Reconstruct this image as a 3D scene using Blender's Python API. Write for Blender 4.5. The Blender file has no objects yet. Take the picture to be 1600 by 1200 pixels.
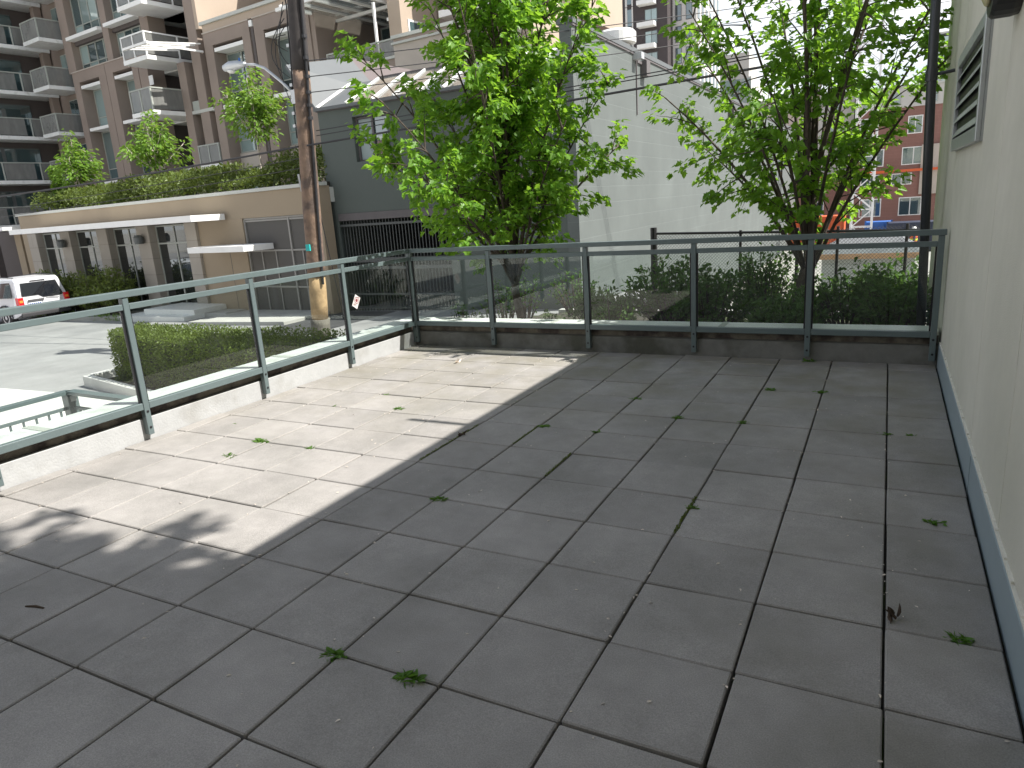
import bpy, bmesh, math, random
from mathutils import Vector, Matrix
rad = math.radians
scene = bpy.context.scene
C = scene.collection

# ------------------------------------------------------------------ camera
cam_d = bpy.data.cameras.new('camera'); cam = bpy.data.objects.new('camera', cam_d); C.objects.link(cam)
YAW, PITCH, ROLL = 0.49587, -0.25139, -0.06789
f_ = Vector((-math.sin(YAW)*math.cos(PITCH), math.cos(YAW)*math.cos(PITCH), math.sin(PITCH)))
r_ = Vector((math.cos(YAW), math.sin(YAW), 0)); u_ = r_.cross(f_)
rr = math.cos(ROLL)*r_ + math.sin(ROLL)*u_; uu = -math.sin(ROLL)*r_ + math.cos(ROLL)*u_
M = Matrix.Identity(4)
for k in range(3):
    M[k][0], M[k][1], M[k][2] = rr[k], uu[k], -f_[k]
M[0][3], M[1][3], M[2][3] = -0.0775, -2.1802, 1.6225
cam.matrix_world = M
cam_d.sensor_width = 36; cam_d.lens = 1095.355/1600*36; cam_d.clip_start = 0.05; cam_d.clip_end = 3000
scene.camera = cam

# ------------------------------------------------------------------ sky, sun, exposure
SUN_EL, SUN_AZ = 52.0, 19.0          # azimuth: degrees from +x towards +y
sun_dir = Vector((math.cos(rad(SUN_EL))*math.cos(rad(SUN_AZ)), math.cos(rad(SUN_EL))*math.sin(rad(SUN_AZ)), math.sin(rad(SUN_EL))))
w = bpy.data.worlds.new('World'); scene.world = w; w.use_nodes = True
nt = w.node_tree; nt.nodes.clear()
sky = nt.nodes.new('ShaderNodeTexSky'); sky.sky_type = 'NISHITA'; sky.sun_disc = False
sky.sun_elevation = rad(SUN_EL); sky.sun_rotation = rad(90-SUN_AZ)
sky.air_density = 1.0; sky.dust_density = 1.2; sky.ozone_density = 1.0
tc = nt.nodes.new('ShaderNodeTexCoord'); mp = nt.nodes.new('ShaderNodeMapping'); mp.inputs['Scale'].default_value = (1, 1, 2.6)
nz = nt.nodes.new('ShaderNodeTexNoise'); nz.inputs['Scale'].default_value = 2.3; nz.inputs['Detail'].default_value = 9; nz.inputs['Roughness'].default_value = 0.6
cr = nt.nodes.new('ShaderNodeValToRGB'); cr.color_ramp.elements[0].position = 0.33; cr.color_ramp.elements[1].position = 0.55
mx = nt.nodes.new('ShaderNodeMix'); mx.data_type = 'RGBA'
bg = nt.nodes.new('ShaderNodeBackground'); bg.inputs['Strength'].default_value = 0.073
out = nt.nodes.new('ShaderNodeOutputWorld')
nt.links.new(tc.outputs['Generated'], mp.inputs['Vector']); nt.links.new(mp.outputs['Vector'], nz.inputs['Vector'])
nt.links.new(nz.outputs['Fac'], cr.inputs['Fac']); sz = nt.nodes.new('ShaderNodeSeparateXYZ'); nt.links.new(tc.outputs['Generated'], sz.inputs[0])
hz_ = nt.nodes.new('ShaderNodeMapRange'); hz_.inputs['From Min'].default_value = 0.10; hz_.inputs['From Max'].default_value = 0.75; hz_.inputs['To Min'].default_value = 1.0; hz_.inputs['To Max'].default_value = 0.2
nt.links.new(sz.outputs['Z'], hz_.inputs['Value'])
mh = nt.nodes.new('ShaderNodeMath'); mh.operation = 'MULTIPLY'; nt.links.new(cr.outputs['Color'], mh.inputs[0]); nt.links.new(hz_.outputs['Result'], mh.inputs[1])
nt.links.new(mh.outputs[0], mx.inputs['Factor'])
nt.links.new(sky.outputs['Color'], mx.inputs['A']); mx.inputs['B'].default_value = (10.8, 10.9, 11.1, 1)
nt.links.new(mx.outputs['Result'], bg.inputs['Color']); nt.links.new(bg.outputs['Background'], out.inputs['Surface'])
sun_d = bpy.data.lights.new('sun', 'SUN'); sun_d.energy = 4.6; sun_d.angle = rad(0.53); sun_d.color = (1.0, 0.96, 0.90)
sun = bpy.data.objects.new('sun', sun_d); C.objects.link(sun); sun.rotation_euler = sun_dir.to_track_quat('Z', 'Y').to_euler()
sun.location = (20, 5, 30)
scene.view_settings.view_transform = 'Standard'; scene.view_settings.look = 'None'
scene.view_settings.exposure = 0.98; scene.view_settings.gamma = 1.0; scene.view_settings.use_curve_mapping = False
scene.render.engine = 'CYCLES'
scene.cycles.max_bounces = 10; scene.cycles.transparent_max_bounces = 24; scene.cycles.diffuse_bounces = 4
scene.cycles.caustics_reflective = False; scene.cycles.caustics_refractive = False; scene.cycles.sample_clamp_indirect = 6
scene.cycles.use_denoising = True

# ------------------------------------------------------------------ materials
MAT = {}
def mat(name, col, rough=0.7, var=0.0, scale=4.0, metal=0.0, bump=0.0, bscale=40.0, spec=0.5, island=0.0, objr=0.0, col2=None, c2scale=2.0, c2lo=0.5, c2hi=0.65, detail=6):
    m = bpy.data.materials.new(name); m.use_nodes = True; MAT[name] = m
    n = m.node_tree; b = n.nodes['Principled BSDF']
    b.inputs['Roughness'].default_value = rough; b.inputs['Metallic'].default_value = metal
    b.inputs['Specular IOR Level'].default_value = spec
    geo = n.nodes.new('ShaderNodeNewGeometry')
    tcn = n.nodes.new('ShaderNodeTexCoord')
    rgb = n.nodes.new('ShaderNodeRGB'); rgb.outputs[0].default_value = (*col, 1)
    cur = rgb.outputs[0]
    if col2:
        z = n.nodes.new('ShaderNodeTexNoise'); z.inputs['Scale'].default_value = c2scale; z.inputs['Detail'].default_value = 8
        n.links.new(geo.outputs['Position'], z.inputs['Vector'])
        rp = n.nodes.new('ShaderNodeValToRGB'); rp.color_ramp.elements[0].position = c2lo; rp.color_ramp.elements[1].position = c2hi
        n.links.new(z.outputs['Fac'], rp.inputs['Fac'])
        mi = n.nodes.new('ShaderNodeMix'); mi.data_type = 'RGBA'; n.links.new(rp.outputs['Color'], mi.inputs['Factor'])
        n.links.new(cur, mi.inputs['A']); mi.inputs['B'].default_value = (*col2, 1); cur = mi.outputs['Result']
    terms = []
    if var:
        z = n.nodes.new('ShaderNodeTexNoise'); z.inputs['Scale'].default_value = scale; z.inputs['Detail'].default_value = detail; z.inputs['Roughness'].default_value = 0.65
        n.links.new(geo.outputs['Position'], z.inputs['Vector']); terms.append((z.outputs['Fac'], var))
    if island: terms.append((geo.outputs['Random Per Island'], island))
    if objr:
        oi = n.nodes.new('ShaderNodeObjectInfo'); terms.append((oi.outputs['Random'], objr))
    for src, amt in terms:
        mr = n.nodes.new('ShaderNodeMapRange'); mr.inputs['From Min'].default_value = 0.0 if src.name != 'Fac' else 0.25
        mr.inputs['From Max'].default_value = 1.0 if src.name != 'Fac' else 0.75
        mr.inputs['To Min'].default_value = 1-amt; mr.inputs['To Max'].default_value = 1+amt
        n.links.new(src, mr.inputs['Value'])
        mi = n.nodes.new('ShaderNodeMix'); mi.data_type = 'RGBA'; mi.blend_type = 'MULTIPLY'; mi.inputs['Factor'].default_value = 1
        n.links.new(cur, mi.inputs['A']); n.links.new(mr.outputs['Result'], mi.inputs['B']); cur = mi.outputs['Result']
    n.links.new(cur, b.inputs['Base Color'])
    if bump:
        z = n.nodes.new('ShaderNodeTexNoise'); z.inputs['Scale'].default_value = bscale; z.inputs['Detail'].default_value = 5
        n.links.new(geo.outputs['Position'], z.inputs['Vector'])
        bp = n.nodes.new('ShaderNodeBump'); bp.inputs['Strength'].default_value = bump; bp.inputs['Distance'].default_value = 0.02
        n.links.new(z.outputs['Fac'], bp.inputs['Height']); n.links.new(bp.outputs['Normal'], b.inputs['Normal'])
    m['_col'] = 0
    return m
def leafmat(name, col, tcol, island=0.25, rough=0.45, trans=0.45):
    m = mat(name, col, rough=rough, island=island, spec=0.35)
    n = m.node_tree; b = n.nodes['Principled BSDF']; o = n.nodes['Material Output']
    t = n.nodes.new('ShaderNodeBsdfTranslucent'); t.inputs['Color'].default_value = (*tcol, 1)
    ms = n.nodes.new('ShaderNodeMixShader'); ms.inputs['Fac'].default_value = trans
    n.links.new(b.outputs['BSDF'], ms.inputs[1]); n.links.new(t.outputs['BSDF'], ms.inputs[2]); n.links.new(ms.outputs['Shader'], o.inputs['Surface'])
    return m
def clearglass(name, tint, refl=1.0, rough=0.0, dirt=0.0, dmin=0.25):
    m = bpy.data.materials.new(name); m.use_nodes = True; MAT[name] = m; n = m.node_tree; n.nodes.clear()
    o = n.nodes.new('ShaderNodeOutputMaterial'); tr = n.nodes.new('ShaderNodeBsdfTransparent'); tr.inputs['Color'].default_value = (*tint, 1)
    gl = n.nodes.new('ShaderNodeBsdfGlossy'); gl.inputs['Roughness'].default_value = rough
    lw = n.nodes.new('ShaderNodeLayerWeight'); lw.inputs['Blend'].default_value = 0.5
    pw = n.nodes.new('ShaderNodeMath'); pw.operation = 'POWER'; pw.inputs[1].default_value = 5.0; n.links.new(lw.outputs['Facing'], pw.inputs[0])
    mu = n.nodes.new('ShaderNodeMath'); mu.operation = 'MULTIPLY_ADD'; mu.inputs[1].default_value = 0.95*refl; mu.inputs[2].default_value = 0.045*refl; mu.use_clamp = True
    ms = n.nodes.new('ShaderNodeMixShader'); n.links.new(pw.outputs[0], mu.inputs[0]); n.links.new(mu.outputs[0], ms.inputs['Fac'])
    n.links.new(tr.outputs[0], ms.inputs[1]); n.links.new(gl.outputs[0], ms.inputs[2])
    last = ms.outputs[0]
    if dirt:
        df = n.nodes.new('ShaderNodeBsdfDiffuse'); df.inputs['Color'].default_value = (0.5, 0.5, 0.47, 1)
        g = n.nodes.new('ShaderNodeNewGeometry'); z = n.nodes.new('ShaderNodeTexNoise'); z.inputs['Scale'].default_value = 5; z.inputs['Detail'].default_value = 8
        mpn = n.nodes.new('ShaderNodeMapping'); mpn.inputs['Scale'].default_value = (1, 1, 0.35)
        n.links.new(g.outputs['Position'], mpn.inputs['Vector']); n.links.new(mpn.outputs['Vector'], z.inputs['Vector'])
        mr = n.nodes.new('ShaderNodeMapRange'); mr.inputs['From Min'].default_value = 0.4; mr.inputs['From Max'].default_value = 0.8; mr.inputs['To Min'].default_value = dirt*dmin; mr.inputs['To Max'].default_value = dirt
        n.links.new(z.outputs['Fac'], mr.inputs['Value'])
        m2 = n.nodes.new('ShaderNodeMixShader'); n.links.new(mr.outputs['Result'], m2.inputs['Fac']); n.links.new(last, m2.inputs[1]); n.links.new(df.outputs[0], m2.inputs[2]); last = m2.outputs[0]
    n.links.new(last, o.inputs['Surface']); return m

def windowglass(name, col, refl=0.25):
    m = bpy.data.materials.new(name); m.use_nodes = True; MAT[name] = m; n = m.node_tree
    b = n.nodes['Principled BSDF']; o = n.nodes['Material Output']
    oi = n.nodes.new('ShaderNodeObjectInfo'); mr = n.nodes.new('ShaderNodeMapRange'); mr.inputs['To Min'].default_value = 0.55; mr.inputs['To Max'].default_value = 1.5
    n.links.new(oi.outputs['Random'], mr.inputs['Value'])
    mi = n.nodes.new('ShaderNodeMix'); mi.data_type = 'RGBA'; mi.blend_type = 'MULTIPLY'; mi.inputs['Factor'].default_value = 1
    mi.inputs['A'].default_value = (*col, 1); n.links.new(mr.outputs['Result'], mi.inputs['B']); n.links.new(mi.outputs['Result'], b.inputs['Base Color'])
    b.inputs['Roughness'].default_value = 0.05
    gl = n.nodes.new('ShaderNodeBsdfGlossy'); gl.inputs['Roughness'].default_value = 0.01; gl.inputs['Color'].default_value = (0.85, 0.93, 0.95, 1)
    ms = n.nodes.new('ShaderNodeMixShader'); ms.inputs['Fac'].default_value = refl
    n.links.new(b.outputs[0], ms.inputs[1]); n.links.new(gl.outputs[0], ms.inputs[2]); n.links.new(ms.outputs[0], o.inputs['Surface'])
    return m

mat('rail', (0.115, 0.150, 0.153), 0.38, var=0.06, scale=9, bump=0.03, bscale=120)
mat('bolt', (0.01, 0.01, 0.012), 0.5)
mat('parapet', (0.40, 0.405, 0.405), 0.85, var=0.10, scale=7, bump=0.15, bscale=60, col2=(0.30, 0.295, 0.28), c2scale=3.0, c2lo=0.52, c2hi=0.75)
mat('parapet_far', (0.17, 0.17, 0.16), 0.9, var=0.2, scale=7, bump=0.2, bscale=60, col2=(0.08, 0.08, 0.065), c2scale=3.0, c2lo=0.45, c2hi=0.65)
mat('stained', (0.17, 0.15, 0.12), 0.9, var=0.35, scale=11, bump=0.3, bscale=30, col2=(0.07, 0.055, 0.05), c2scale=6, c2lo=0.45, c2hi=0.6)
mat('cap', (0.74, 0.75, 0.73), 0.42, var=0.07, scale=3, col2=(0.52, 0.52, 0.48), c2scale=4, c2lo=0.55, c2hi=0.8)
mat('bed', (0.045, 0.04, 0.03), 1.0, var=0.4, scale=20, bump=0.6, bscale=25, col2=(0.05, 0.07, 0.02), c2scale=3)
mat('joint', (0.05, 0.045, 0.035), 1.0, var=0.4, scale=30, col2=(0.05, 0.07, 0.02), c2scale=2.2, c2lo=0.5, c2hi=0.6)
mat('stucco', (0.63, 0.61, 0.53), 0.9, var=0.06, scale=3.5, bump=0.22, bscale=140, col2=(0.52, 0.51, 0.43), c2scale=0.9, c2lo=0.45, c2hi=0.75)
mat('seam', (0.10, 0.10, 0.09), 0.9)
mat('flash', (0.27, 0.33, 0.36), 0.5, var=0.06, scale=6)
mat('caulk', (0.72, 0.70, 0.62), 0.8, var=0.15, scale=30)
mat('alum', (0.42, 0.44, 0.45), 0.35, metal=0.55, var=0.08, scale=12)
mat('black', (0.012, 0.012, 0.014), 0.45)
mat('lens', (0.55, 0.50, 0.28), 0.25, var=0.1, scale=20)
mat('pipe', (0.035, 0.038, 0.045), 0.35, var=0.2, scale=8)
clearglass('railglass', (0.90, 0.93, 0.915), 1.0, dirt=0.012)
mat('paper', (0.62, 0.60, 0.58), 0.6, var=0.08, scale=40)
mat('ink', (0.22, 0.04, 0.05), 0.6)
mat('concrete', (0.46, 0.45, 0.42), 0.85, var=0.12, scale=1.8, bump=0.12, bscale=30, col2=(0.36, 0.35, 0.33), c2scale=0.6)
mat('court', (0.66, 0.65, 0.62), 0.85, var=0.08, scale=1.2, bump=0.12, bscale=30, col2=(0.56, 0.55, 0.52), c2scale=0.5)
mat('asphalt', (0.24, 0.24, 0.24), 0.9, var=0.18, scale=0.9, bump=0.2, bscale=50, col2=(0.32, 0.315, 0.31), c2scale=0.35, c2lo=0.4, c2hi=0.6)
mat('shade_dark', (0.06, 0.06, 0.062), 0.9, var=0.2, scale=2, bump=0.2)
mat('site', (0.38, 0.36, 0.33), 0.95, var=0.2, scale=0.3, col2=(0.28, 0.26, 0.22), c2scale=0.12)
mat('bark', (0.085, 0.065, 0.052), 0.9, var=0.35, scale=14, bump=0.5, bscale=35)
leafmat('maple', (0.10, 0.215, 0.024), (0.34, 0.60, 0.045), island=0.5)
leafmat('shrubleaf', (0.07, 0.14, 0.03), (0.17, 0.32, 0.045), island=0.4, trans=0.3, rough=0.6)
leafmat('hedgeleaf', (0.12, 0.165, 0.036), (0.26, 0.33, 0.05), island=0.4, trans=0.3)
leafmat('podleaf', (0.10, 0.14, 0.032), (0.22, 0.28, 0.04), island=0.5, trans=0.3)
leafmat('youngleaf', (0.13, 0.24, 0.035), (0.30, 0.46, 0.05), island=0.3, trans=0.4)
leafmat('weed', (0.09, 0.19, 0.03), (0.2, 0.38, 0.04), island=0.3)
mat('pole_wood', (0.20, 0.135, 0.095), 0.9, var=0.35, scale=5, bump=0.5, bscale=18, col2=(0.11, 0.08, 0.065), c2scale=3.5, c2lo=0.45, c2hi=0.6)
mat('pole_new', (0.48, 0.32, 0.17), 0.85, var=0.3, scale=9, bump=0.3, bscale=20)
mat('pole_tar', (0.04, 0.034, 0.032), 0.8, var=0.3, scale=7)
mat('pole_foot', (0.17, 0.155, 0.13), 0.95, var=0.35, scale=9, bump=0.4)
mat('galv', (0.52, 0.54, 0.55), 0.4, metal=0.4, var=0.1, scale=9)
mat('tag_teal', (0.02, 0.42, 0.40), 0.6)
mat('wire', (0.02, 0.02, 0.022), 0.6)
mat('white', (0.80, 0.80, 0.77), 0.6, var=0.05, scale=3)
mat('slab_under', (0.62, 0.63, 0.58), 0.8, var=0.05, scale=2)
mat('bbrown', (0.27, 0.218, 0.182), 0.85, var=0.06, scale=0.8, bump=0.06, bscale=30, col2=(0.235, 0.19, 0.16), c2scale=0.35)
mat('bstone', (0.45, 0.40, 0.345), 0.85, var=0.07, scale=1.5)
mat('bdark', (0.10, 0.085, 0.08), 0.85, var=0.08, scale=1)
mat('beige', (0.42, 0.34, 0.265), 0.85, var=0.05, scale=0.8)
mat('ptan', (0.31, 0.25, 0.175), 0.85, var=0.05, scale=0.7, bump=0.05, bscale=30, col2=(0.275, 0.22, 0.155), c2scale=0.4)
mat('coping', (0.47, 0.48, 0.44), 0.6, var=0.06, scale=2)
mat('mullion', (0.36, 0.38, 0.34), 0.5)
mat('mull_dark', (0.10, 0.11, 0.11), 0.5)
mat('blind', (0.30, 0.36, 0.35), 0.8)
windowglass('wglass', (0.05, 0.085, 0.09), 0.16)
windowglass('wblind', (0.22, 0.29, 0.28), 0.12)
windowglass('storeglass', (0.018, 0.02, 0.02), 0.13)
windowglass('carglass', (0.012, 0.014, 0.018), 0.12)
clearglass('balglass', (0.50, 0.52, 0.52), 1.3, dirt=0.36, dmin=0.75)
clearglass('skyglass', (0.55, 0.58, 0.58), 1.4, dirt=0.30)
mat('dwall', (0.088, 0.105, 0.094), 0.8, var=0.05, scale=1.2, bump=0.05, bscale=40)
mat('dtrim', (0.115, 0.105, 0.105), 0.7, var=0.1, scale=3)
mat('droof', (0.115, 0.125, 0.128), 0.65, var=0.06, scale=1)
mat('droof2', (0.125, 0.102, 0.10), 0.6, var=0.08, scale=1)
mat('dvoid', (0.02, 0.02, 0.021), 0.9)
mat('bars', (0.075, 0.083, 0.08), 0.55)
mat('gate', (0.27, 0.262, 0.24), 0.5, var=0.06, scale=3)
mat('gatemesh', (0.095, 0.09, 0.082), 0.8, var=0.2, scale=90)
mat('brick', (0.33, 0.115, 0.075), 0.85, var=0.08, scale=1)
mat('tower', (0.055, 0.045, 0.045), 0.7, var=0.06, scale=0.2)
mat('towerlight', (0.62, 0.60, 0.57), 0.7)
mat('gwall', (0.50, 0.49, 0.46), 0.8, var=0.04, scale=0.3)
mat('pinkwall', (0.50, 0.42, 0.37), 0.8, var=0.04, scale=0.3)
mat('hutwall', (0.40, 0.42, 0.40), 0.7, var=0.05, scale=2)
mat('hutroof', (0.15, 0.16, 0.165), 0.8, var=0.1, scale=5)
mat('wood', (0.50, 0.30, 0.16), 0.8, var=0.2, scale=5)
mat('orange', (0.60, 0.11, 0.03), 0.5, var=0.05)
mat('blue', (0.03, 0.13, 0.42), 0.5, var=0.05)
mat('navy', (0.02, 0.03, 0.06), 0.4)
mat('crane', (0.80, 0.80, 0.80), 0.5)
mat('carpaint', (0.70, 0.71, 0.73), 0.22, metal=0.25, spec=0.6)
mat('tyre', (0.02, 0.02, 0.021), 0.8)
mat('bumper', (0.035, 0.035, 0.037), 0.6)
mat('rim', (0.55, 0.56, 0.58), 0.3, metal=0.7)
mat('taillight', (0.62, 0.015, 0.02), 0.15, spec=0.7)
mat('amber', (0.85, 0.25, 0.05), 0.2)
mat('reverse', (0.85, 0.75, 0.75), 0.2)
mat('plate', (0.72, 0.76, 0.85), 0.4)
mat('plateink', (0.02, 0.05, 0.25), 0.5)
mat('stripe', (0.85, 0.85, 0.8), 0.7)
mat('chair', (0.45, 0.11, 0.045), 0.7, var=0.1, scale=10)
mat('skin', (0.55, 0.33, 0.24), 0.6)
mat('hivis', (0.62, 0.80, 0.04), 0.6)
mat('trouser', (0.05, 0.06, 0.10), 0.8)
mat('petal', (0.62, 0.55, 0.47), 0.8, island=0.3)
mat('twig', (0.06, 0.04, 0.025), 0.9, island=0.3)
# pavers: concrete with per-slab tone, fine grit, moss tint
mp_ = mat('paver', (0.300, 0.284, 0.268), 0.88, var=0.13, scale=7.0, bump=0.18, bscale=220, objr=0.085, col2=(0.225, 0.215, 0.200), c2scale=1.3, c2lo=0.42, c2hi=0.70)
def paver_extra(m):
    n = m.node_tree; b = n.nodes['Principled BSDF']; src = b.inputs['Base Color'].links[0].from_socket
    geo = n.nodes.new('ShaderNodeNewGeometry')
    # grit
    z = n.nodes.new('ShaderNodeTexNoise'); z.inputs['Scale'].default_value = 210; z.inputs['Detail'].default_value = 3; n.links.new(geo.outputs['Position'], z.inputs['Vector'])
    mr = n.nodes.new('ShaderNodeMapRange'); mr.inputs['From Min'].default_value = 0.3; mr.inputs['From Max'].default_value = 0.7; mr.inputs['To Min'].default_value = 0.80; mr.inputs['To Max'].default_value = 1.20
    n.links.new(z.outputs['Fac'], mr.inputs['Value'])
    mi = n.nodes.new('ShaderNodeMix'); mi.data_type = 'RGBA'; mi.blend_type = 'MULTIPLY'; mi.inputs['Factor'].default_value = 1
    n.links.new(src, mi.inputs['A']); n.links.new(mr.outputs['Result'], mi.inputs['B'])
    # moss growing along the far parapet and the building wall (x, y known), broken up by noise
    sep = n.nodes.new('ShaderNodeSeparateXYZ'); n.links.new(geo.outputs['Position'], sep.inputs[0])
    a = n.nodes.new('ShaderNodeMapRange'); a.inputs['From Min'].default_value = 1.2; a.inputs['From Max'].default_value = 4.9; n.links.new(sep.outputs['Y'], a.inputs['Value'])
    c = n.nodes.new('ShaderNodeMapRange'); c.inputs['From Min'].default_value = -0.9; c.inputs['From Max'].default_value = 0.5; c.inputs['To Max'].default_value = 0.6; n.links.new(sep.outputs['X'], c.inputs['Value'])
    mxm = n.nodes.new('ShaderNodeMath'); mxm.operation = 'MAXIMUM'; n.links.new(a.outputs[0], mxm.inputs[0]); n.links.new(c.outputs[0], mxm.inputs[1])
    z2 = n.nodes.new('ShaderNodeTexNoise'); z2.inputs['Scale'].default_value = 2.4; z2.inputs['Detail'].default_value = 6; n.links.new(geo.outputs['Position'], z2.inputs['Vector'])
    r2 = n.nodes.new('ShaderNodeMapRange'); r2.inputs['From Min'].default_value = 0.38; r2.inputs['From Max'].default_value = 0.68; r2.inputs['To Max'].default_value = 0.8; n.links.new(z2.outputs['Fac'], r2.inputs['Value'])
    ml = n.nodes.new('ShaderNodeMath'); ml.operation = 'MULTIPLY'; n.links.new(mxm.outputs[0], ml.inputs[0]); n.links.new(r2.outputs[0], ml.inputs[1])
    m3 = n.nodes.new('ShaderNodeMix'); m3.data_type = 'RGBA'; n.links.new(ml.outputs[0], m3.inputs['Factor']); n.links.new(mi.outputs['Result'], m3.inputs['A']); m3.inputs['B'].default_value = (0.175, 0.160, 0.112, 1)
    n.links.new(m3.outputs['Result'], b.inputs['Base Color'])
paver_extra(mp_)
# painted block wall: faint courses
def block_wall(name, col, bw, bh, mort):
    m = mat(name, col, 0.8, var=0.09, scale=0.7, col2=tuple(c*1.18 for c in col), c2scale=0.45, c2lo=0.5, c2hi=0.75)
    n = m.node_tree; b = n.nodes['Principled BSDF']; src = b.inputs['Base Color'].links[0].from_socket
    tcn = n.nodes.new('ShaderNodeTexCoord'); sp = n.nodes.new('ShaderNodeSeparateXYZ'); n.links.new(tcn.outputs['Object'], sp.inputs[0])
    cb = n.nodes.new('ShaderNodeCombineXYZ'); ad = n.nodes.new('ShaderNodeMath'); ad.operation = 'ADD'
    n.links.new(sp.outputs['X'], ad.inputs[0]); n.links.new(sp.outputs['Y'], ad.inputs[1]); n.links.new(ad.outputs[0], cb.inputs['X']); n.links.new(sp.outputs['Z'], cb.inputs['Y'])
    br = n.nodes.new('ShaderNodeTexBrick'); br.inputs['Scale'].default_value = 1; br.inputs['Brick Width'].default_value = bw; br.inputs['Row Height'].default_value = bh
    br.inputs['Mortar Size'].default_value = 0.012; br.inputs['Mortar Smooth'].default_value = 0.3; br.inputs['Color1'].default_value = (1, 1, 1, 1); br.inputs['Color2'].default_value = (0.985, 0.985, 0.985, 1); br.inputs['Mortar'].default_value = (*mort, 1)
    n.links.new(cb.outputs[0], br.inputs['Vector'])
    mi = n.nodes.new('ShaderNodeMix'); mi.data_type = 'RGBA'; mi.blend_type = 'MULTIPLY'; mi.inputs['Factor'].default_value = 1
    n.links.new(src, mi.inputs['A']); n.links.new(br.outputs['Color'], mi.inputs['B']); n.links.new(mi.outputs['Result'], b.inputs['Base Color'])
    bp = n.nodes.new('ShaderNodeBump'); bp.inputs['Strength'].default_value = 0.35; bp.inputs['Distance'].default_value = 0.01
    n.links.new(br.outputs['Fac'], bp.inputs['Height']); bp.invert = True; n.links.new(bp.outputs['Normal'], b.inputs['Normal'])
    return m
block_wall('dblock', (0.112, 0.128, 0.121), 2.4, 0.40, (1.16, 1.16, 1.16))
block_wall('bricks', (0.23, 0.118, 0.095), 0.9, 0.3, (1.15, 1.2, 1.2))
block_wall('stonecol', (0.34, 0.31, 0.265), 3.0, 0.55, (0.75, 0.75, 0.75))

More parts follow.
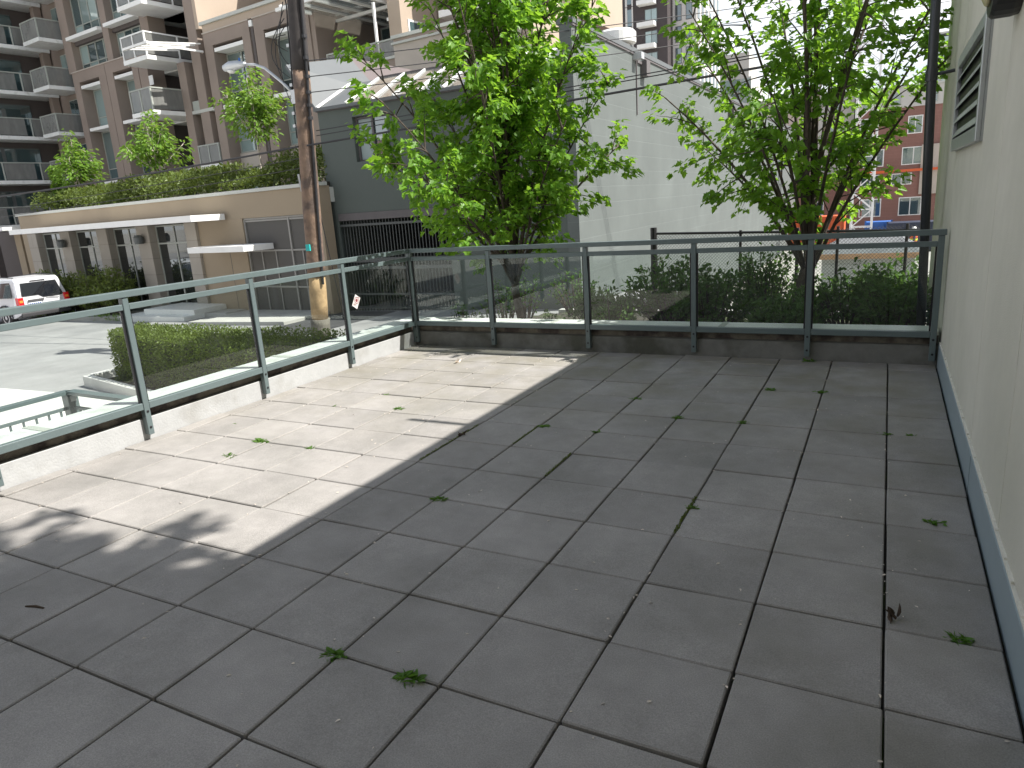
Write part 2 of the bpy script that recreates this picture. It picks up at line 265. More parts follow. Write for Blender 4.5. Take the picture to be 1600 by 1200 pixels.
# ------------------------------------------------------------------ mesh helpers
class MB:
    def __init__(s): s.v = []; s.f = []
    def box(s, x0, x1, y0, y1, z0, z1):
        i = len(s.v)
        s.v += [(x0,y0,z0),(x1,y0,z0),(x1,y1,z0),(x0,y1,z0),(x0,y0,z1),(x1,y0,z1),(x1,y1,z1),(x0,y1,z1)]
        s.f += [(i,i+3,i+2,i+1),(i+4,i+5,i+6,i+7),(i,i+1,i+5,i+4),(i+1,i+2,i+6,i+5),(i+2,i+3,i+7,i+6),(i+3,i,i+4,i+7)]
        return s
    def hexa(s, p):                      # 8 points: bottom loop then top loop
        i = len(s.v); s.v += [tuple(q) for q in p]
        s.f += [(i,i+3,i+2,i+1),(i+4,i+5,i+6,i+7),(i,i+1,i+5,i+4),(i+1,i+2,i+6,i+5),(i+2,i+3,i+7,i+6),(i+3,i,i+4,i+7)]
        return s
    def prism(s, poly, axis, a, b):      # poly: 2-D points; axis 0,1,2 = extrusion axis
        i = len(s.v); n = len(poly)
        def P(p, t):
            return (t, p[0], p[1]) if axis == 0 else (p[0], t, p[1]) if axis == 1 else (p[0], p[1], t)
        s.v += [P(p, a) for p in poly] + [P(p, b) for p in poly]
        s.f += [tuple(range(i, i+n)), tuple(range(i+2*n-1, i+n-1, -1))]
        for k in range(n):
            q = (k+1) % n; s.f.append((i+k, i+n+k, i+n+q, i+q))
        return s
    def tube(s, pts, rads, n=6, cap=True):
        pts = [Vector(p) for p in pts]
        if not hasattr(rads, '__len__'): rads = [rads]*len(pts)
        base = len(s.v); ref = None
        for k, p in enumerate(pts):
            d = (pts[min(k+1, len(pts)-1)] - pts[max(k-1, 0)])
            d = d.normalized() if d.length > 1e-9 else Vector((0, 0, 1))
            if ref is None: ref = d.orthogonal().normalized()
            ref = (ref - d*ref.dot(d)); ref = ref.normalized() if ref.length > 1e-6 else d.orthogonal().normalized()
            bb = d.cross(ref)
            for q in range(n):
                a = 2*math.pi*q/n; s.v.append(tuple(p + (ref*math.cos(a) + bb*math.sin(a))*rads[k]))
        for k in range(len(pts)-1):
            for q in range(n):
                a = base+k*n+q; b = base+k*n+(q+1) % n; s.f.append((a, b, b+n, a+n))
        if cap:
            s.f.append(tuple(range(base+n-1, base-1, -1))); e = base+(len(pts)-1)*n; s.f.append(tuple(range(e, e+n)))
        return s
    def bar(s, a, b, w, h, up=(0, 0, 1)):   # rectangular bar from a to b
        a = Vector(a); b = Vector(b); d = (b-a).normalized(); up = Vector(up); sd = d.cross(up).normalized(); up = sd.cross(d)
        p = []
        for q in (a, b): p.append([q + sd*i*w/2 + up*j*h/2 for i, j in ((-1,-1),(1,-1),(1,1),(-1,1))])
        i = len(s.v); s.v += [tuple(x) for x in p[0]+p[1]]
        s.f += [(i,i+1,i+2,i+3),(i+7,i+6,i+5,i+4),(i,i+4,i+5,i+1),(i+1,i+5,i+6,i+2),(i+2,i+6,i+7,i+3),(i+3,i+7,i+4,i)]
        return s
    def lathe(s, prof, n=20, c=(0, 0, 0), axis=2):
        i = len(s.v); m = len(prof)
        for r, z in prof:
            for q in range(n):
                a = 2*math.pi*q/n; x, y = r*math.cos(a), r*math.sin(a)
                p = (x, y, z) if axis == 2 else (z, x, y) if axis == 0 else (x, z, y)
                s.v.append((p[0]+c[0], p[1]+c[1], p[2]+c[2]))
        for k in range(m-1):
            for q in range(n):
                a = i+k*n+q; b = i+k*n+(q+1) % n; s.f.append((a, b, b+n, a+n))
        s.f.append(tuple(range(i+n-1, i-1, -1))); s.f.append(tuple(range(i+(m-1)*n, i+m*n)))
        return s
    def mesh(s, name):
        me = bpy.data.meshes.new(name); me.from_pydata(s.v, [], s.f)
        return me
    def build(s, name, material, parent=None, loc=None, bevel=0, smooth=False, fix=True):
        me = s.mesh(name)
        if fix or bevel:
            bm = bmesh.new(); bm.from_mesh(me)
            if fix: bmesh.ops.recalc_face_normals(bm, faces=bm.faces)
            if bevel: bmesh.ops.bevel(bm, geom=list(bm.edges), offset=bevel, segments=2 if bevel > 0.004 else 1, profile=0.6, affect='EDGES', clamp_overlap=True)
            bm.to_mesh(me); bm.free()
        if smooth:
            for p in me.polygons: p.use_smooth = True
        me.materials.append(MAT[material] if isinstance(material, str) else material)
        return link(name, me, parent, loc)
def link(name, me, parent=None, loc=None):
    o = bpy.data.objects.new(name, me); C.objects.link(o)
    if parent is not None: o.parent = parent
    if loc: o.location = loc
    return o
def tag(o, label=None, cat=None, group=None, kind=None):
    if label: o['label'] = label
    if cat: o['category'] = cat
    if group: o['group'] = group
    if kind: o['kind'] = kind
    return o
def thing(name, label, cat, loc=(0, 0, 0), rz=0.0, group=None):
    o = bpy.data.objects.new(name, None); C.objects.link(o); o.location = loc; o.rotation_euler = (0, 0, rz); o.empty_display_size = 0.3
    return tag(o, label, cat, group)
def box(name, material, parent, x0, x1, y0, y1, z0, z1, bevel=0): return MB().box(x0, x1, y0, y1, z0, z1).build(name, material, parent, bevel=bevel)
def struct(o): o['kind'] = 'structure'; return o
SL, Z0, X0 = 0.02, -1.05, -12.0
def gz(x): return Z0 + SL*(max(-45.0, min(-8.0, x)) - X0)
# ================================================================== terrace floor
WX, LX, FY = 0.385, -5.20, 4.86          # building wall, left parapet face, far parapet face
T = 0.46
floor = struct(MB().box(LX-0.05, WX+0.05, -9, FY+0.05, -0.35, -0.048).build('terrace_floor', 'joint'))
random.seed(4)
def paver_mesh(wx, wy, seed):
    bm = bmesh.new(); bmesh.ops.create_cube(bm, size=1)
    for v in bm.verts: v.co = Vector((v.co.x*wx, v.co.y*wy, v.co.z*0.045 - 0.0225))
    top = [e for e in bm.edges if all(v.co.z > -0.001 for v in e.verts)]
    vert = [e for e in bm.edges if abs(e.verts[0].co.z-e.verts[1].co.z) > 0.01]
    bmesh.ops.bevel(bm, geom=top+vert, offset=0.005, segments=1, affect='EDGES')
    me = bpy.data.meshes.new('paver'); bm.to_mesh(me); bm.free(); me.materials.append(MAT['paver']); return me
full = paver_mesh(T-0.0095, T-0.0095, 0); cache = {}
xs = [WX-0.012] + [-T*k for k in range(0, 12)] + [LX+0.012]
ys = [FY-0.012] + [T*k for k in range(10, -6, -1)]
for a in range(len(xs)-1):
    for b in range(len(ys)-1):
        x1, x0, y1, y0 = xs[a], xs[a+1], ys[b], ys[b+1]
        key = (round(x1-x0, 3), round(y1-y0, 3))
        if key == (T, T): me = full
        else:
            if key not in cache: cache[key] = paver_mesh(x1-x0-0.0095, y1-y0-0.0095, 1)
            me = cache[key]
        o = link('paver', me, floor, ((x0+x1)/2 + random.gauss(0, 0.0012), (y0+y1)/2 + random.gauss(0, 0.0012), random.gauss(0, 0.0016)))
        sl = 0.0035/ max(0.2, x1-x0)
        o.rotation_euler = (random.gauss(0, sl*0.55), random.gauss(0, sl*0.55), random.gauss(0, 0.0016))
# rest of the slabs, behind the viewer
MB().box(LX+0.012, WX-0.012, -9, -2.31, -0.045, -0.002).build('paving_rear', 'paver', floor)

# ================================================================== parapets and glass railings
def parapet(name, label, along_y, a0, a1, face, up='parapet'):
    """low wall; face = coordinate of inner face. along_y: runs along y at x<=face, else along x at y>=face"""
    t = thing(name, label, 'parapet', (face, a0, 0) if along_y else (a0, face, 0))
    L = a1-a0; s = -1 if along_y else 1
    def bx(nm, m, d0, d1, z0, z1, e0=0, e1=0, bevel=0):
        q0, q1 = sorted((s*d0, s*d1))
        if along_y: return box(nm, m, t, q0, q1, -e0, L+e1, z0, z1, bevel)
        return box(nm, m, t, -e0, L+e1, q0, q1, z0, z1, bevel)
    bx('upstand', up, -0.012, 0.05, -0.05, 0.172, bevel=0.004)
    bx('drip_strip', 'seam', -0.004, 0.04, 0.174, 0.180)
    bx('wall', 'stained', 0.022, 0.24, -1.3, 0.262)
    bx('cap', 'cap', -0.004, 0.27, 0.264, 0.300, bevel=0.004)
    # joints in the cap
    n = int(L/2.4)
    for k in range(1, n+1):
        q = L*k/(n+1)
        if along_y: box('cap_seam', 'coping', t, -0.272, 0.0, q-0.03, q+0.03, 0.3005, 0.304)
        else: box('cap_seam', 'coping', t, q-0.03, q+0.03, -0.0, 0.272, 0.3005, 0.304)
    return t
parapet('parapet_wall', 'low sunlit concrete parapet with pale metal cap along the left terrace edge', True, -9, 5.14, LX)
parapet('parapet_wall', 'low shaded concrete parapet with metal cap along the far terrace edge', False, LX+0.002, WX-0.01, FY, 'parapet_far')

def railing(label, along_y, posts, face, ends):
    first = posts[0]
    t = thing('glass_railing', label, 'railing', (face, first, 0) if along_y else (first, face, 0))
    def P(a, d, z): return (d, a-first, z) if along_y else (a-first, d, z)
    def bx(nm, m, a0, a1, d0, d1, z0, z1, par=t, bevel=0.0):
        p, q = P(a0, d0, z0), P(a1, d1, z1)
        return box(nm, m, par, min(p[0],q[0]), max(p[0],q[0]), min(p[1],q[1]), max(p[1],q[1]), z0, z1, bevel)
    inn = 1 if along_y else -1
    d0, d1 = inn*0.016, inn*0.066      # posts stand just inside the parapet face
    for p in posts:
        o = bx('post', 'rail', p-0.024, p+0.024, d0, d1, 0.045, 1.128, bevel=0.003)
        for z in (0.105, 0.235):
            c = P(p, inn*0.0665, z)
            b = MB().lathe([(0.010, -0.003), (0.010, 0.004), (0.006, 0.006)], 10, c, axis=0 if along_y else 1).build('bolt', 'bolt', o)
    bx('top_rail', 'rail', ends[0], ends[1], inn*0.006, inn*0.074, 1.130, 1.178, bevel=0.005)
    for a, b in zip(posts[:-1], posts[1:]):
        bx('middle_rail', 'rail', a+0.026, b-0.026, inn*0.020, inn*0.062, 1.035, 1.080, bevel=0.003)
        bx('bottom_rail', 'rail', a+0.026, b-0.026, inn*0.012, inn*0.064, 0.252, 0.306, bevel=0.003)
        g = bx('glass_panel', 'railglass', a+0.045, b-0.045, inn*0.036, inn*0.042, 0.306, 1.036)
        for e in (a+0.026, b-0.040):
            bx('glazing_bead', 'bolt', e, e+0.014, inn*0.030, inn*0.048, 0.307, 1.034, par=g)
    return t
left_posts = [-2.44, -1.18, 0.03, 1.14, 2.36, 3.60, 4.815]
far_posts = [-5.14, -4.06, -2.88, -1.74, -0.68, 0.335]
RL = railing('grey metal railing with glass panels along the left parapet, in sun', True, left_posts, LX, (-2.9, 4.84))
RF = railing('dark grey metal railing with glass panels across the far parapet, in shade', False, far_posts, FY, (-5.175, 0.37))
# printed sticker on the glass next to the post
panel = [o for o in RL.children if o.name.startswith('glass_panel')][-1]
st = MB()
st.v = [(0, -0.075, 0.0), (0, 0.0, 0.085), (0, 0.075, 0.0), (0, 0.0, -0.085)]; st.f = [(0, 1, 2, 3)]
LXs = 0.0435
c0 = Vector((LXs, 3.775 - left_posts[0], 0.70))
def rot_rect(w_, h_, ang, off=0.0, cx=0, cz=0):
    q = []
    for a, b in ((-1,-1),(1,-1),(1,1),(-1,1)):
        y, z = a*w_/2+cx, b*h_/2+cz; q.append((c0.x+off, c0.y+y*math.cos(ang)-z*math.sin(ang), c0.z+y*math.sin(ang)+z*math.cos(ang)))
    return q
ANG = rad(-33)
def plate(nm, m, par, quads):
    k = MB()
    for q in quads: i = len(k.v); k.v += q; k.f.append((i, i+1, i+2, i+3))
    return k.build(nm, m, par, fix=False)
sticker = plate('sticker', 'paper', panel, [rot_rect(0.092, 0.135, ANG)])
k = MB(); N = 24
for r0, r1 in ((0.030, 0.037), (0.0, 0.019)):
    i = len(k.v)
    for q in range(N):
        a = 2*math.pi*q/N
        for r in (r0, r1):
            y, z = r*math.cos(a), r*math.sin(a)+0.016
            k.v.append((c0.x+0.001, c0.y+y*math.cos(ANG)-z*math.sin(ANG), c0.z+y*math.sin(ANG)+z*math.cos(ANG)))
    for q in range(N):
        p = (q+1) % N; k.f.append((i+2*q, i+2*q+1, i+2*p+1, i+2*p))
sm = k.build('printed_ring', 'ink', panel, fix=False)
plate('printed_lines', 'ink', panel, [rot_rect(0.05, 0.005, ANG, 0.001, -0.008, -0.034), rot_rect(0.035, 0.005, ANG, 0.001, -0.014, -0.045), rot_rect(0.03, 0.005, ANG, 0.001, 0.02, 0.059)])

# ================================================================== the building on the right
ROOF = 4.36
B = thing('stucco_building', 'cream stucco building wall along the right edge of the terrace', 'building', (WX, 0, 0))
joints = [-9.0, -2.8, -0.35, 1.02, 2.15, 5.02, 7.5]
for a, b in zip(joints[:-1], joints[1:]):
    box('wall_panel', 'stucco', B, 0.010, 0.30, a+0.006, b-0.006, 0.205, ROOF-0.25, bevel=0.004)
box('wall_core', 'seam', B, 0.022, 0.29, -8.99, 7.48, -2.9, ROOF-0.26)
box('back_volume', 'stucco', B, 0.31, 14.0, -9.0, 7.5, -2.9, ROOF-0.30)
fl = box('base_flashing', 'flash', B, -0.004, 0.02, -9.0, 4.86, -0.03, 0.192, bevel=0.003)
for y in (1.95, -0.4): box('flashing_lap', 'flash', fl, -0.0065, -0.0045, y, y+0.05, -0.03, 0.19)
cb = MB(); random.seed(2); y = -9.0
while y < 4.86:
    d = random.uniform(0.03, 0.10); h = random.uniform(0.008, 0.022)
    cb.box(0.0, 0.014, y, y+d, 0.1925, 0.1925+h); y += d
cb.build('caulk_bead', 'caulk', B)
box('roof_coping', 'flash', B, -0.03, 0.40, -9.05, 7.55, ROOF-0.25, ROOF, bevel=0.01)
MB().tube([(0.3, 3.29, ROOF+0.04), (-0.52, 3.29, ROOF+0.035)], 0.028, 10).build('scupper_spout', 'pipe', B)
# louvred vent
vt = box('vent_louver', 'alum', B, -0.002, 0.0095, 3.02, 5.0, 1.80, 2.52)
for a in (((3.02, 3.09), (1.80, 2.52)), ((4.93, 5.0), (1.80, 2.52)), ((3.092, 4.928), (2.44, 2.52)), ((3.092, 4.928), (1.80, 1.89))):
    box('frame', 'alum', vt, -0.030, -0.0025, a[0][0], a[0][1], a[1][0], a[1][1], bevel=0.003)
box('backing', 'black', vt, -0.004, -0.003, 3.093, 4.927, 1.891, 2.439)
for k in range(5):
    z = 1.905 + k*0.107
    q = MB(); q.hexa([(-0.030, 3.094, z), (-0.030, 4.926, z), (-0.0045, 4.926, z+0.052), (-0.0045, 3.094, z+0.052), (-0.030, 3.094, z+0.006), (-0.030, 4.926, z+0.006), (-0.0045, 4.926, z+0.058), (-0.0045, 3.094, z+0.058)])
    q.build('slat', 'alum', vt)
# round bulkhead lamp
lp = MB().lathe([(0.205, 0.0095), (0.212, -0.02), (0.212, -0.09), (0.20, -0.105), (0.165, -0.107)], 32, (0, 2.0, 2.51), axis=0).build('bulkhead_lamp', 'black', B, smooth=False)
MB().lathe([(0.160, -0.1075), (0.150, -0.125), (0.10, -0.150), (0.04, -0.158)], 28, (0, 2.0, 2.51), axis=0).build('lens', 'lens', lp, smooth=True)
# upper storeys and roof garden out of view (they throw the shade on the near paving)
box('upper_storey', 'stucco', B, 1.0, 14.0, -9.0, 0.15, ROOF-0.29, 10.4)
box('sky_blocker', 'stucco', B, -6.3, 0.99, -14.0, -4.6, -2.9, 13.0); box('sky_blocker', 'stucco', B, 1.0, 14.0, -14.0, -9.01, -2.9, 13.0)  # unseen blocks added behind the viewer to cut the sky fill
box('roof_planter', 'concrete', B, 0.75, 2.9, 0.18, 2.0, ROOF-0.20, ROOF+0.35)
# stand pipe outside the far parapet, bracketed to the wall
PV = thing('vent_pipe', 'tall dark metal pipe standing beside the stucco wall behind the railing', 'pipe', (0.20, 5.9, -0.9))
MB().tube([(0.115, 0, 0), (0.01, 0, 3.3), (-0.03, 0, 5.3)], 0.042, 14).build('pipe', 'pipe', PV, smooth=True)
MB().tube([(0.0, 0, 3.42), (0.19, 0, 3.44)], 0.016, 8).build('bracket', 'pipe', PV)
MB().lathe([(0.052, -0.05), (0.052, 0.05)], 14, (0.006, 0, 3.42)).build('clamp', 'pipe', PV)
# ================================================================== ground, street, beds
g = MB(); g.v = [(-900, -900, -2.95), (900, -900, -2.95), (900, 1500, -2.95), (-900, 1500, -2.95)]; g.f = [(0, 1, 2, 3)]
struct(g.build('ground', 'site', fix=False))
def sheet(name, m, xs_, y0, y1, dz=0.0, y0f=None, y1f=None):
    k = MB()
    for x in xs_:
        k.v += [(x, y0, gz(x)+dz), (x, y1, gz(x)+dz)]
    for i in range(len(xs_)-1): k.f.append((2*i, 2*i+2, 2*i+3, 2*i+1))
    return struct(k.build(name, m, fix=False))
XS = [-90, -45, -30, -20, -14, -12, -8, -5.42]
sheet('street', 'asphalt', XS, -80, 18)
sheet('paved_court', 'court', [-45, -30, -20, -14, -12, -8, -5.45], -30, 4.6, 0.006)
# retaining edge of the raised street towards the building site
MB().box(-5.46, -5.30, 5.16, 13.4, -2.95, -1.0).build('retaining_wall', 'concrete')
tag(bpy.data.objects['retaining_wall'], 'grey concrete retaining wall running on from the left parapet behind the bushes', 'wall')
# sidewalk strip in front of the gate with a kerb
def slab(name, m, x0, x1, y0, y1, h):
    k = MB(); k.hexa([(x0, y0, gz(x0)-0.1), (x1, y0, gz(x1)-0.1), (x1, y1, gz(x1)-0.1), (x0, y1, gz(x0)-0.1), (x0, y0, gz(x0)+h), (x1, y0, gz(x1)+h), (x1, y1, gz(x1)+h), (x0, y1, gz(x0)+h)])
    return struct(k.build(name, m, bevel=0.02))
slab('pavement', 'concrete', -17.8, -14.02, 11.2, 13.42, 0.10)
slab('pavement', 'concrete', -27.5, -21.7, 12.05, 12.45, 0.13)
slab('pavement', 'concrete', -21.69, -17.82, 12.6, 13.85, 0.13)
# steps up to the second door
ST = thing('entrance_steps', 'white concrete steps and landing in front of the tan podium', 'steps', (-20.3, 12.5, gz(-20.3)))
box('step', 'white', ST, -1.6, 1.5, -0.65, 1.2, -0.1, 0.16, bevel=0.01)
box('step', 'white', ST, -0.9, 1.5, -0.25, 1.2, 0.161, 0.32, bevel=0.01)
# planting bed behind the far parapet
bd = MB(); random.seed(8); nx, ny = 26, 20
for j in range(ny+1):
    for i in range(nx+1):
        bd.v.append((-5.28+5.66*i/nx, 5.12+4.3*j/ny, -0.12+random.uniform(-0.05, 0.05) - 0.25*(j/ny)**2))
for j in range(ny):
    for i in range(nx):
        a = j*(nx+1)+i; bd.f.append((a, a+1, a+nx+2, a+nx+1))
struct(bd.build('planting_bed', 'bed', fix=False, smooth=True))
MB().box(-5.29, 0.40, 9.42, 9.58, -2.95, -0.30).build('planter_wall', 'concrete')
tag(bpy.data.objects['planter_wall'], 'grey concrete planter wall below the chain-link fence', 'wall')
# pale kerb along the front and left of the hedge bed
kb = MB(); kb.bar((-12.75, 5.12, gz(-12)+0.03), (-6.0, 3.72, gz(-12)+0.03), 0.14, 0.30); struct(kb.build('kerb', 'court', bevel=0.015)); kb = MB(); kb.bar((-12.72, 5.2, gz(-12)+0.03), (-12.72, 6.4, gz(-12)+0.03), 0.14, 0.30); struct(kb.build('kerb', 'court', bevel=0.015))
slab('shade_sheet', 'shade_dark', -14.0, -5.5, 7.3, 13.44, 0.012)  # dark sheet added over the street; shade before the building put into its colour

# ================================================================== vegetation
def leaf_template(kind):
    if kind == 'maple':
        half = [(0, 0), (0.30, -0.06), (0.26, 0.16), (0.52, 0.30), (0.30, 0.44), (0.26, 0.66), (0.0, 1.0)]
    elif kind == 'oval':
        half = [(0, 0), (0.20, 0.22), (0.25, 0.5), (0.15, 0.8), (0.0, 1.0)]
    else:                                            # blade
        half = [(0, 0), (0.06, 0.2), (0.05, 0.7), (0.0, 1.0)]
    return half
TPL = {k: leaf_template(k) for k in ('maple', 'oval', 'blade')}
def add_leaf(mb, p, d, n, size, kind='maple', fold=0.25, curl=0.18):
    d = d.normalized(); s = d.cross(n)
    if s.length < 1e-4: s = d.orthogonal()
    s.normalize(); n = s.cross(d)
    h = TPL[kind]; i = len(mb.v); m = len(h)
    mid = [h[0], h[-1]]
    for sg in (1, -1):
        for (a, b) in h:
            q = p + (s*(sg*a) + d*b + n*(fold*a - curl*b*b))*size
            mb.v.append((q.x, q.y, q.z))
    mb.f.append(tuple(range(i, i+m))); mb.f.append(tuple(range(i+2*m-1, i+m-1, -1)))
rnd = random.random
def rvec(): 
    while True:
        v = Vector((rnd()*2-1, rnd()*2-1, rnd()*2-1))
        if 0.05 < v.length < 1: return v.normalized()
def interp(tab, z):
    if z <= tab[0][0]: return tab[0][1]
    for (a, b), (c, d) in zip(tab[:-1], tab[1:]):
        if z <= c: return b + (d-b)*(z-a)/(c-a)
    return tab[-1][1]
def curve(a, b, bend, n=7):
    a = Vector(a); b = Vector(b); m = (a+b)/2 + Vector(bend)
    return [a*(1-t)**2 + m*2*t*(1-t) + b*t*t for t in [i/(n-1) for i in range(n)]]
def make_tree(name, label, base, fork, env, nlimb, sub, twig, leaves, size, mats, seed, trunk_r=0.085, lean=(0, 0), kind='maple', group=None, limb_r=0.035, lowz=0.0, clump=1.0, cat='tree', topmin=0.35, rmin=0.55):
    """env: (z, radius) table relative to base; a trunk to height fork, ascending limbs, side branches, leafy twigs"""
    random.seed(seed)
    t = thing(name, label, cat, base, 0, group)
    wood = MB(); lf = MB(); zt = env[-1][0]; z0 = env[0][0]
    tr = [Vector((lean[0]*s*0.3 + 0.02*math.sin(7*s), lean[1]*s*0.3, fork*s)) for s in (0, .25, .5, .75, 1)]
    wood.tube(tr, [trunk_r*1.25, trunk_r*1.05, trunk_r, trunk_r*0.97, trunk_r*0.9], 10)
    top = tr[-1]
    def cluster(p, dirv, count, spread):
        for _ in range(count):
            o = dirv*rnd()*spread*1.3 + rvec()*spread*0.75*clump; q = p+o
            od = (Vector((o.x, o.y, 0.0)) + rvec()*0.06)
            od = od.normalized() if od.length > 1e-3 else rvec()
            d = (od*1.0 + dirv*0.35 + Vector((0, 0, -0.45+0.5*rnd()-0.25))).normalized()
            n = (Vector((0, 0, 1)) + rvec()*0.75).normalized()
            add_leaf(lf, q, d, n, size*random.uniform(0.6, 1.15), kind, random.uniform(0.05, 0.45), random.uniform(0.05, 0.35))
    for k in range(nlimb):
        a = 2.39996*k + random.uniform(-0.3, 0.3)
        fz = topmin + (1-topmin)*((k+0.5)/nlimb)**0.8 if k else 1.0
        zz = z0 + (zt-z0)*min(1.0, fz*random.uniform(0.92, 1.02))
        r = interp(env, zz)*random.uniform(rmin, 0.98)*(0.25 if k == 0 else 1)
        ax = Vector((lean[0], lean[1], 0))*((zz-z0)/(zt-z0))
        tip = Vector((r*math.cos(a), r*math.sin(a), zz)) + ax
        start = top + Vector((0, 0, -fork*0.25*rnd()*(k > 2))) if k < nlimb*0.6 else top.lerp(Vector((0, 0, zz*0.55)), rnd()*0.5)
        L = (tip-start).length
        pts = curve(start, tip, (-0.18*L*math.cos(a)*0.4, -0.18*L*math.sin(a)*0.4, 0.05*L) if zz > fork+0.8 else (0.1*L*math.cos(a), 0.1*L*math.sin(a), -0.02*L), 9)
        lr = limb_r*random.uniform(0.6, 1.15)*(1.3 if k == 0 else 1)
        wood.tube(pts, [lr*(1-0.85*i/8)+0.003 for i in range(9)], 6)
        for s in range(sub):
            u = 0.22 + 0.78*(s+rnd())/sub
            i = min(7, int(u*8)); p = pts[i].lerp(pts[i+1], u*8-i)
            lim = interp(env, max(z0, min(zt, p.z)))
            out = Vector((math.cos(a), math.sin(a), 0))
            d = (out*random.uniform(-0.3, 0.9) + rvec()*0.9 + Vector((0, 0, 0.45))).normalized()
            ln = random.uniform(0.25, 0.62)*(0.55+0.6*interp(env, (z0+zt)/2)/1.7)*(1.15-0.5*u)
            q = p + d*ln
            axq = Vector((lean[0], lean[1], 0))*((q.z-z0)/(zt-z0))
            rr_ = math.hypot(q.x-axq.x, q.y-axq.y); lim = interp(env, q.z)*1.03
            if rr_ > lim: q.x = axq.x+(q.x-axq.x)*lim/rr_; q.y = axq.y+(q.y-axq.y)*lim/rr_
            if q.z < z0: q.z = z0+0.1*rnd()
            bp = curve(p, q, (0, 0, 0.04), 4); wood.tube(bp, [0.011, 0.008, 0.005, 0.002], 4, cap=False)
            for w_ in range(twig):
                v = 0.35+0.65*(w_+rnd())/twig; j = min(2, int(v*3)); c = bp[j].lerp(bp[j+1], v*3-j)
                cluster(c, d, random.randint(max(1, leaves-2), leaves+2), 0.13*(size/0.12))
    wood.build('trunk', mats[0], t, smooth=True, fix=False)
    tag(lf.build('crown', mats[1], t, fix=False), kind='stuff')
    return t
env1 = [(z_, r_*1.17) for z_, r_ in [(0.95, 1.1), (1.3, 1.5), (1.65, 1.65), (2.1, 1.80), (2.6, 1.82), (3.1, 1.72), (3.7, 1.55), (4.3, 1.25), (4.9, 1.15), (5.5, 0.85), (6.2, 0.3)]]
make_tree('maple_tree', 'dense bright green young maple in front of the grey building', (-4.42, 6.25, -0.12), 0.80, env1, 34, 16, 4, 9, 0.092, ('bark', 'maple'), 11, trunk_r=0.058, lean=(-0.28, 0.1), limb_r=0.024, topmin=0.14)
env2 = [(z_, r_*1.20) for z_, r_ in [(0.95, 0.75), (1.3, 1.25), (1.7, 1.6), (2.3, 1.85), (2.9, 1.75), (3.4, 1.55), (4.0, 1.5), (4.6, 1.45), (5.3, 1.1), (6.0, 0.4)]]
make_tree('maple_tree', 'loose backlit maple with dark spreading limbs beside the stucco wall', (-0.98, 7.25, -0.12), 0.72, env2, 24, 13, 4, 7, 0.094, ('bark', 'maple'), 27, trunk_r=0.09, lean=(0.15, 0.1), limb_r=0.030, topmin=0.22, rmin=0.78)
# roof garden tree whose shadow falls on the near left paving
make_tree('roof_tree', 'leafy tree in the roof planter above the stucco wall', (2.1, 0.98, ROOF+0.3), 1.0, [(1.0, 0.6), (1.8, 1.0), (3.0, 1.15), (4.2, 1.0), (5.2, 0.8), (6.0, 0.3)], 22, 13, 4, 7, 0.13, ('bark', 'maple'), 5, trunk_r=0.05)

def make_shrub(name, label, base, r, h, nstem, nleaf, size, m, seed, kind='oval', group=None, up=0.6, cat='shrub'):
    random.seed(seed); t = thing(name, label, cat, base, 0, group); wood = MB(); lf = MB()
    for k in range(nstem):
        a = rnd()*6.283; rr2 = r*math.sqrt(rnd()); z = h*random.uniform(0.45, 1.0)*(1-0.35*(rr2/r)**2)
        tip = Vector((rr2*math.cos(a), rr2*math.sin(a), z)); st_ = Vector((0.3*rr2*math.cos(a), 0.3*rr2*math.sin(a), 0))
        pts = curve(st_, tip, (0, 0, 0.1*h), 5); wood.tube(pts, [0.012, 0.009, 0.007, 0.005, 0.002], 4, cap=False)
        for q in range(nleaf):
            u = 0.15+0.85*math.sqrt(rnd()); i = min(3, int(u*4)); p = pts[i].lerp(pts[i+1], u*4-i) + rvec()*size*0.9
            d = (rvec() + (tip-st_).normalized()*up).normalized(); n = (Vector((0, 0, 1)) + rvec()*0.9).normalized()
            add_leaf(lf, p, d, n, size*random.uniform(0.6, 1.2), kind, 0.2, 0.15)
    wood.build('stem', 'bark', t, fix=False)
    tag(lf.build('foliage', m, t, fix=False), kind='stuff'); return t
BG = 'bushes in the bed behind the far railing'
bl = [(-3.30, 6.5, 0.40, 0.62, 'sparse pale-leaved bush right of the bright maple trunk'),
      (-2.55, 7.0, 0.62, 0.90, 'dark bush left of the middle railing post, leaning over the fence foot'),
      (-1.95, 6.5, 0.55, 0.84, 'broad dark bush behind the middle of the far railing'),
      (-1.45, 7.6, 0.60, 0.95, 'tall dark bush just left of the backlit maple trunk'),
      (-0.45, 7.0, 0.55, 0.80, 'dark bush just right of the backlit maple trunk'),
      (0.02, 6.5, 0.42, 0.72, 'dark bush between backlit maple and dark pipe, in front of the hut'),
      (0.02, 7.7, 0.45, 0.78, 'dark bush by the stucco wall behind the dark pipe'),
      (-1.0, 6.1, 0.40, 0.58, 'low dark bush in front of the backlit maple trunk')]
for k, (x, y, r, h, lb) in enumerate(bl):
    make_shrub('bush', lb, (x, y, -0.15), r*1.1, h*1.12, 80, 30, 0.07, 'shrubleaf', 40+k, group=BG)
